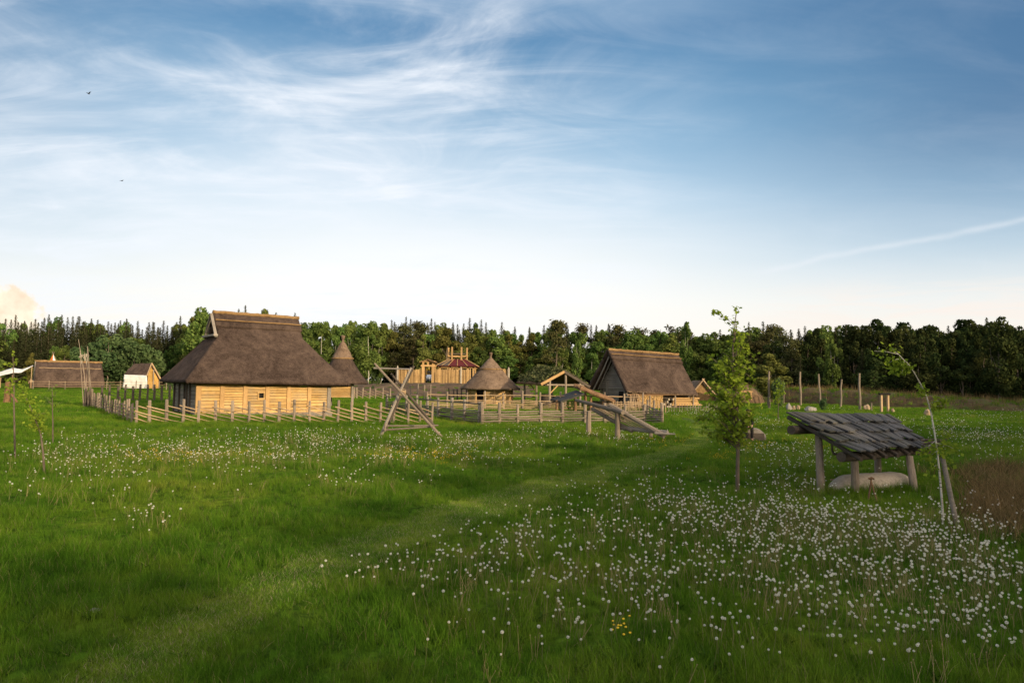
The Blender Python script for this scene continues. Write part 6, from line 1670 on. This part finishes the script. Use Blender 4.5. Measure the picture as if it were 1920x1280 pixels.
x = np.concatenate([x, ex]); y = np.concatenate([y, ey]); idx = np.concatenate([idx, rng.integers(4, 7, len(ex))]); sc_g = np.concatenate([sc_g, rng.uniform(.8, 1.35, len(ex))])
scatter('meadow_grass', 'long uneven green grass of the meadow in front of the fences', np.stack([x, y, H(x, y) - .01], 1), sc_g, near, idx)
far_t = [blade_tuft('f%d' % i, 26, .42, .10, .26, .022, .7, m_blade, 50 + i, 2) for i in range(4)]
x, y = frustum_pts(30000, 40, 112, -.2)
keep = clear_of(x, y) & (path_dist(x, y) > 1.0) & ~earth_mask(x, y); x, y = x[keep], y[keep]
scatter('distant_grass', 'grass around the houses and beyond the fences', np.stack([x, y, H(x, y) - .02], 1), rng.uniform(.6, 1.1, len(x)), far_t)
short = [blade_tuft('s%d' % i, 40, .15, .025, .06, .006, .9, m_short, 70 + i, 2) for i in range(4)]
k_ = rng.integers(0, len(PS) - 1, 26000); w_ = rng.uniform(-1, 1, 26000)
dirs = np.gradient(PS[:, :2], axis=0); dirs /= np.linalg.norm(dirs, axis=1)[:, None] + 1e-9
sel = rng.uniform(0, 1, 26000) < np.clip(9 / PS[k_, 1], 0, 1) ** .3
x = PS[k_, 0] - dirs[k_, 1] * w_ * PS[k_, 2] + rng.normal(0, .06, 26000); y = PS[k_, 1] + dirs[k_, 0] * w_ * PS[k_, 2] + rng.normal(0, .06, 26000)
ok = sel & (y > 4) & (y < 45); x, y = x[ok], y[ok]
scatter('mown_grass', 'short mown grass of the winding path', np.stack([x, y, H(x, y)], 1), rng.uniform(.7, 1.4, len(x)), short)

# dry reeds in the hollow at the right edge and on the bank
m_reed2 = grass_mat('olive_reeds', dry=.3, drycol=(.26, .20, .10), fixed=((.04, .06, .014), (.10, .115, .03)))
reed = [blade_tuft('r%d' % i, 26, .28, .2, .6, .014, .9, m_reed, 90 + i) for i in range(3)] + [blade_tuft('r2%d' % i, 22, .26, .15, .5, .014, .9, m_reed2, 120 + i) for i in range(2)] + [blade_tuft('r3', 5, .2, .55, 1.0, .009, .15, m_reed, 130, 2)]
pts, sc_r = [], []
for u_, v_, su, sv, n in ((1868, 925, 36, 26, 560), (1910, 960, 34, 25, 420), (1880, 888, 36, 9, 170), (1832, 950, 16, 18, 130), (1745, 884, 35, 6, 22), (1960, 930, 40, 35, 420), (1905, 900, 60, 14, 260), (1822, 905, 14, 12, 60)):
    for _ in range(int(n * .42)):
        vv = v_ + rng.normal() * sv
        if vv < 872: continue
        q = G(u_ + rng.normal() * su, vv)
        if q.y < 11.2: continue
        pts.append(tuple(q)); sc_r.append(rng.uniform(.45, 1.2))
scatter('dry_reeds', 'reddish brown dry reeds in the hollow at the right edge', np.array(pts), np.array(sc_r), reed, tilt=.2)
stalk = [blade_tuft('w%d' % i, 9, .4, .5, 1.25, .022, .25, m_reed, 95 + i, 2) for i in range(3)] + [blade_tuft('wg%d' % i, 30, .5, .2, .55, .04, .6, m_blade, 98 + i, 2) for i in range(2)]
k_ = rng.integers(0, 105, 3800); off_ = rng.uniform(.0, 8.5, 3800); dB_ = np.gradient(BK[:, :2], axis=0); dB_ /= np.linalg.norm(dB_, axis=1)[:, None]
x = BK[k_, 0] - dB_[k_, 1] * off_; y = BK[k_, 1] + dB_[k_, 0] * off_
zb = np.interp(off_, [-.3, .1, .7, 1.4, 2.2, 3.4, 5, 7, 9], [-.2, .25, .62, .85, .97, 1, .95, .6, -.2]) * BK[k_, 2]
scatter('bank_weeds', 'brown stalks and green weeds growing over the bank before the wood', np.stack([x, y, H(x, y) + zb - .12], 1), rng.uniform(.5, 1.15, len(x)), stalk)

# ------------------------------------------------------------------ dandelion clocks
m_clock, t, b, o = new_mat('dandelion_fluff')
dd = t.add('ShaderNodeBsdfDiffuse'); tt_ = t.add('ShaderNodeBsdfTranslucent'); mx = t.add('ShaderNodeMixShader'); mx.inputs[0].default_value = .35
dd.inputs[0].default_value = (.79, .77, .69, 1); tt_.inputs[0].default_value = (.79, .77, .69, 1)
t.link(dd.outputs[0], mx.inputs[1]); t.link(tt_.outputs[0], mx.inputs[2]); t.link(mx.outputs[0], o.inputs[0])
m_stem = plain('dandelion_stem', (.13, .16, .05), (.12, .10, .04), 6, .7)
m_core = plain('seed_core', (.13, .11, .05))
def clock_head(seed, n, r_, wid):
    rg = np.random.default_rng(seed); V, F = [], []
    for i in range(n):
        zf = 1 - 2 * (i + .5) / n; a = i * 2.399963; d = np.array([math.sqrt(1 - zf * zf) * math.cos(a), math.sqrt(1 - zf * zf) * math.sin(a), zf])
        if zf < -.88: continue
        s = np.cross(d, [.3, .5, .8]); s /= np.linalg.norm(s); q = np.cross(d, s); R_ = r_ * rg.uniform(.88, 1.05)
        i0 = len(V); V += [d * r_ * .2, d * R_ * .9 + s * wid * .12, d * R_ * .9 - s * wid * .12]; F.append((i0, i0 + 1, i0 + 2))
        for k_ in range(2):
            c_, s_ = math.cos(k_ * 1.57 + i), math.sin(k_ * 1.57 + i); w1 = (s * c_ + q * s_) * wid; w2 = (-s * s_ + q * c_) * wid * .28; i0 = len(V)
            V += [d * R_ + w1, d * R_ * .97 + w2, d * R_ - w1, d * R_ * .97 - w2]; F.append((i0, i0 + 1, i0 + 2)); F.append((i0, i0 + 2, i0 + 3))
    me = np_mesh('seed_head', np.array(V), [np.array(F)]); me.materials.append(m_clock); return me
heads = [clock_head(i, 70, .0150, .0042) for i in range(3)]
mbc = MB(); mbc.sphere((0, 0, 0), .0055, 7, 5); core_me = bpy.data.meshes.new('seed_core'); core_me.from_pydata(mbc.v, [], mbc.f); core_me.materials.append(m_core)
stems = []
for i in range(4):
    random.seed(70 + i); mbs = MB(); bx_, by_ = random.uniform(-.05, .05), random.uniform(-.05, .05); mbs.tube([(-bx_, -by_, -.03), (-bx_ * .6, -by_ * .6, .10), (-bx_ * .1, 0, .2), (0, 0, .275)], [.0026, .0024, .0021, .0018], 5)
    me = bpy.data.meshes.new('stem'); me.from_pydata(mbs.v, [], mbs.f); me.materials.append(m_stem); stems.append(me)

BL = [  # photograph region: centre, spread, number, cluster size
    (1180, 965, 130, 22, 150), (1330, 985, 150, 30, 240), (1520, 985, 120, 28, 330), (1640, 1010, 110, 28, 320), (1800, 1050, 110, 45, 330), (1450, 1060, 180, 45, 330), (1700, 1110, 150, 55, 280), (1250, 1060, 120, 40, 150),
    (900, 1075, 110, 28, 110), (780, 1085, 60, 20, 40), (1000, 1030, 80, 22, 70), (1150, 1130, 130, 40, 70), (1450, 1170, 200, 45, 110), (1750, 1200, 120, 40, 110), (950, 1160, 120, 40, 24), (1350, 1245, 250, 20, 26), (1860, 1130, 50, 60, 90),
    (1050, 915, 60, 10, 50), (1480, 925, 90, 16, 150), (1250, 905, 80, 14, 60),
    (480, 838, 210, 14, 520), (420, 858, 120, 12, 320), (700, 845, 150, 16, 330), (240, 865, 130, 20, 280), (120, 880, 90, 24, 110), (850, 835, 70, 8, 230), (560, 880, 220, 16, 160), (900, 865, 90, 12, 150), (680, 905, 60, 12, 50), (250, 995, 50, 10, 22), (330, 930, 180, 30, 60), (80, 930, 60, 20, 30),
    (1150, 828, 70, 8, 140), (1010, 815, 60, 6, 90), (1220, 850, 40, 8, 50), (1300, 778, 26, 5, 230), (1360, 800, 30, 8, 60),
    (1470, 852, 45, 9, 190), (1440, 800, 40, 10, 150), (1560, 772, 80, 5, 60), (1480, 870, 50, 12, 90), (1830, 822, 60, 9, 420), (1880, 850, 40, 12, 140), (1800, 795, 90, 9, 260), (1860, 780, 60, 6, 120), (1490, 905, 40, 10, 60), (1570, 880, 90, 14, 60), (1700, 870, 60, 10, 40)]
pts = []
for u_, v_, su, sv, n in BL:
    left_ = int(n * (1.0 if v_ > 950 else .75))
    while left_ > 0:
        cu, cv = u_ + rng.normal() * su, v_ + rng.normal() * sv; m_ = min(left_, int(rng.integers(1, 4)) if rng.uniform() < .75 else int(rng.integers(4, 12))); left_ -= m_
        if cv < 768 or cv > 1300 or cu < -60 or cu > 1985: continue
        q = G(cu, cv)
        for _ in range(m_):
            sp = .16 + .014 * q.y; pts.append((q.x + rng.normal() * sp, q.y + rng.normal() * sp))
pts = np.array(pts); x, y = pts[:, 0], pts[:, 1]
bx = (x - cm.x) * math.cos(ab) + (y - cm.y) * math.sin(ab); by = -(x - cm.x) * math.sin(ab) + (y - cm.y) * math.cos(ab)
keep = (path_dist(x, y) > 1.08) & clear_of(x, y) & (y > 4.5) & ~((np.abs(bx) < 1.6) & (np.abs(by) < .9))
pts = pts[keep]; pts = pts[np.argsort(np.hypot(pts[:, 0], pts[:, 1]))]
inside = np.abs(pts[:, 0]) < .76 * pts[:, 1]
order = np.concatenate([np.where(inside)[0], np.where(~inside)[0]]); nearest = np.sort(np.where(inside)[0][:300]); rest = np.setdiff1d(np.arange(len(pts)), nearest)
random.seed(12)
for i in nearest:
    q = gz_((pts[i, 0], pts[i, 1])); s = random.uniform(.66, 1.15)
    th = thing('dandelion', 'white dandelion seed head on a thin stem in the shaded foreground meadow', 'dandelion', q, random.uniform(0, 6.28), 'dandelion clocks in the foreground meadow'); th.scale = (s, s, s); th.rotation_euler[0] = random.uniform(-.15, .15); th.rotation_euler[1] = random.uniform(-.15, .15)
    o_ = bpy.data.objects.new('stem', random.choice(stems)); COL.objects.link(o_); o_.parent = th
    o_ = bpy.data.objects.new('seed_head', random.choice(heads)); COL.objects.link(o_); o_.parent = th; o_.location = (0, 0, .282)
    c_ = bpy.data.objects.new('seed_core', core_me); COL.objects.link(c_); c_.parent = o_
# the thousands further off, as one
V, F = [], []
small = []
for j in range(4):
    hd_ = clock_head(30 + j, 22, .0148, .0078); n_ = len(hd_.vertices); co_ = np.zeros(n_ * 3, np.float32); hd_.vertices.foreach_get('co', co_); co_ = co_.reshape(-1, 3) + np.array([0, 0, .29])
    fs = np.array([p_.vertices[:] for p_ in hd_.polygons]); st = stems[j]; cs_ = np.array([v.co[:] for v in st.vertices])
    me = bpy.data.meshes.new('clock'); me.from_pydata([tuple(c) for c in co_] + [tuple(c) for c in cs_], [], [tuple(f) for f in fs] + [tuple(i + n_ for i in p_.vertices) for p_ in st.polygons])
    me.materials.append(m_clock); me.materials.append(m_stem)
    mi = np.array([0] * len(fs) + [1] * len(st.polygons), np.int32); me.polygons.foreach_set('material_index', mi); small.append(bpy.data.objects.new('clock', me))
rp_ = pts[rest]
scatter('dandelions', 'thousands of white dandelion seed heads further off across the meadow', np.stack([rp_[:, 0], rp_[:, 1], H(rp_[:, 0], rp_[:, 1])], 1), rng.uniform(.62, 1.12, len(rp_)) * (1 + .008 * rp_[:, 1]), small, tilt=.15)
# bare pale stalks between them and yellow buttercups
m_stalk = plain('pale_stalk', (.30, .25, .11), (.22, .17, .08), 5, .8)
stk = []
for j in range(3):
    random.seed(j + 5); mbs = MB()
    for _ in range(4):
        a = (random.uniform(-.12, .12), random.uniform(-.12, .12), -.02); h_ = random.uniform(.16, .34); e_ = (a[0] + random.uniform(-.09, .09), a[1] + random.uniform(-.09, .09), h_)
        mbs.tube([a, ((a[0] + e_[0]) / 2 - .01, (a[1] + e_[1]) / 2, h_ * .55), e_], [.0022, .0020, .0016], 4); mbs.sphere(e_, .0055, 5, 4)
    me = bpy.data.meshes.new('stalk'); me.from_pydata(mbs.v, [], mbs.f); me.materials.append(m_stalk); stk.append(bpy.data.objects.new('stalk', me))
sel = pts[rng.uniform(0, 1, len(pts)) < .22] ; sel = sel + rng.normal(0, .35, sel.shape); sel = sel[(path_dist(sel[:, 0], sel[:, 1]) > 1.0)]
scatter('bare_stalks', 'bare pale flower stalks standing among the dandelions', np.stack([sel[:, 0], sel[:, 1], H(sel[:, 0], sel[:, 1])], 1), rng.uniform(.7, 1.15, len(sel)), stk, tilt=.15)
m_yel = plain('buttercup_yellow', (.62, .42, .02), (.55, .36, .02)); yl = []
for j in range(2):
    random.seed(j + 50); mbs = MB()
    for _ in range(6): mbs.sphere((random.uniform(-.15, .15), random.uniform(-.15, .15), random.uniform(.16, .26)), .012, 6, 4, (1, 1, .6))
    me = bpy.data.meshes.new('buttercup'); me.from_pydata(mbs.v, [], mbs.f); me.materials.append(m_yel); yl.append(bpy.data.objects.new('buttercup', me))
pb = []
for u_, v_, su, sv, n in ((800, 862, 60, 7, 55), (330, 862, 60, 8, 30), (1440, 843, 60, 6, 40), (1440, 790, 40, 8, 30), (1130, 1230, 40, 8, 2), (1250, 832, 30, 6, 18), (1360, 866, 25, 3, 14)):
    for _ in range(n): pb.append(tuple(G(u_ + rng.normal() * su, v_ + rng.normal() * sv)))
scatter('buttercups', 'small yellow buttercups scattered in the grass', np.array(pb), rng.uniform(.8, 1.2, len(pb)), yl)
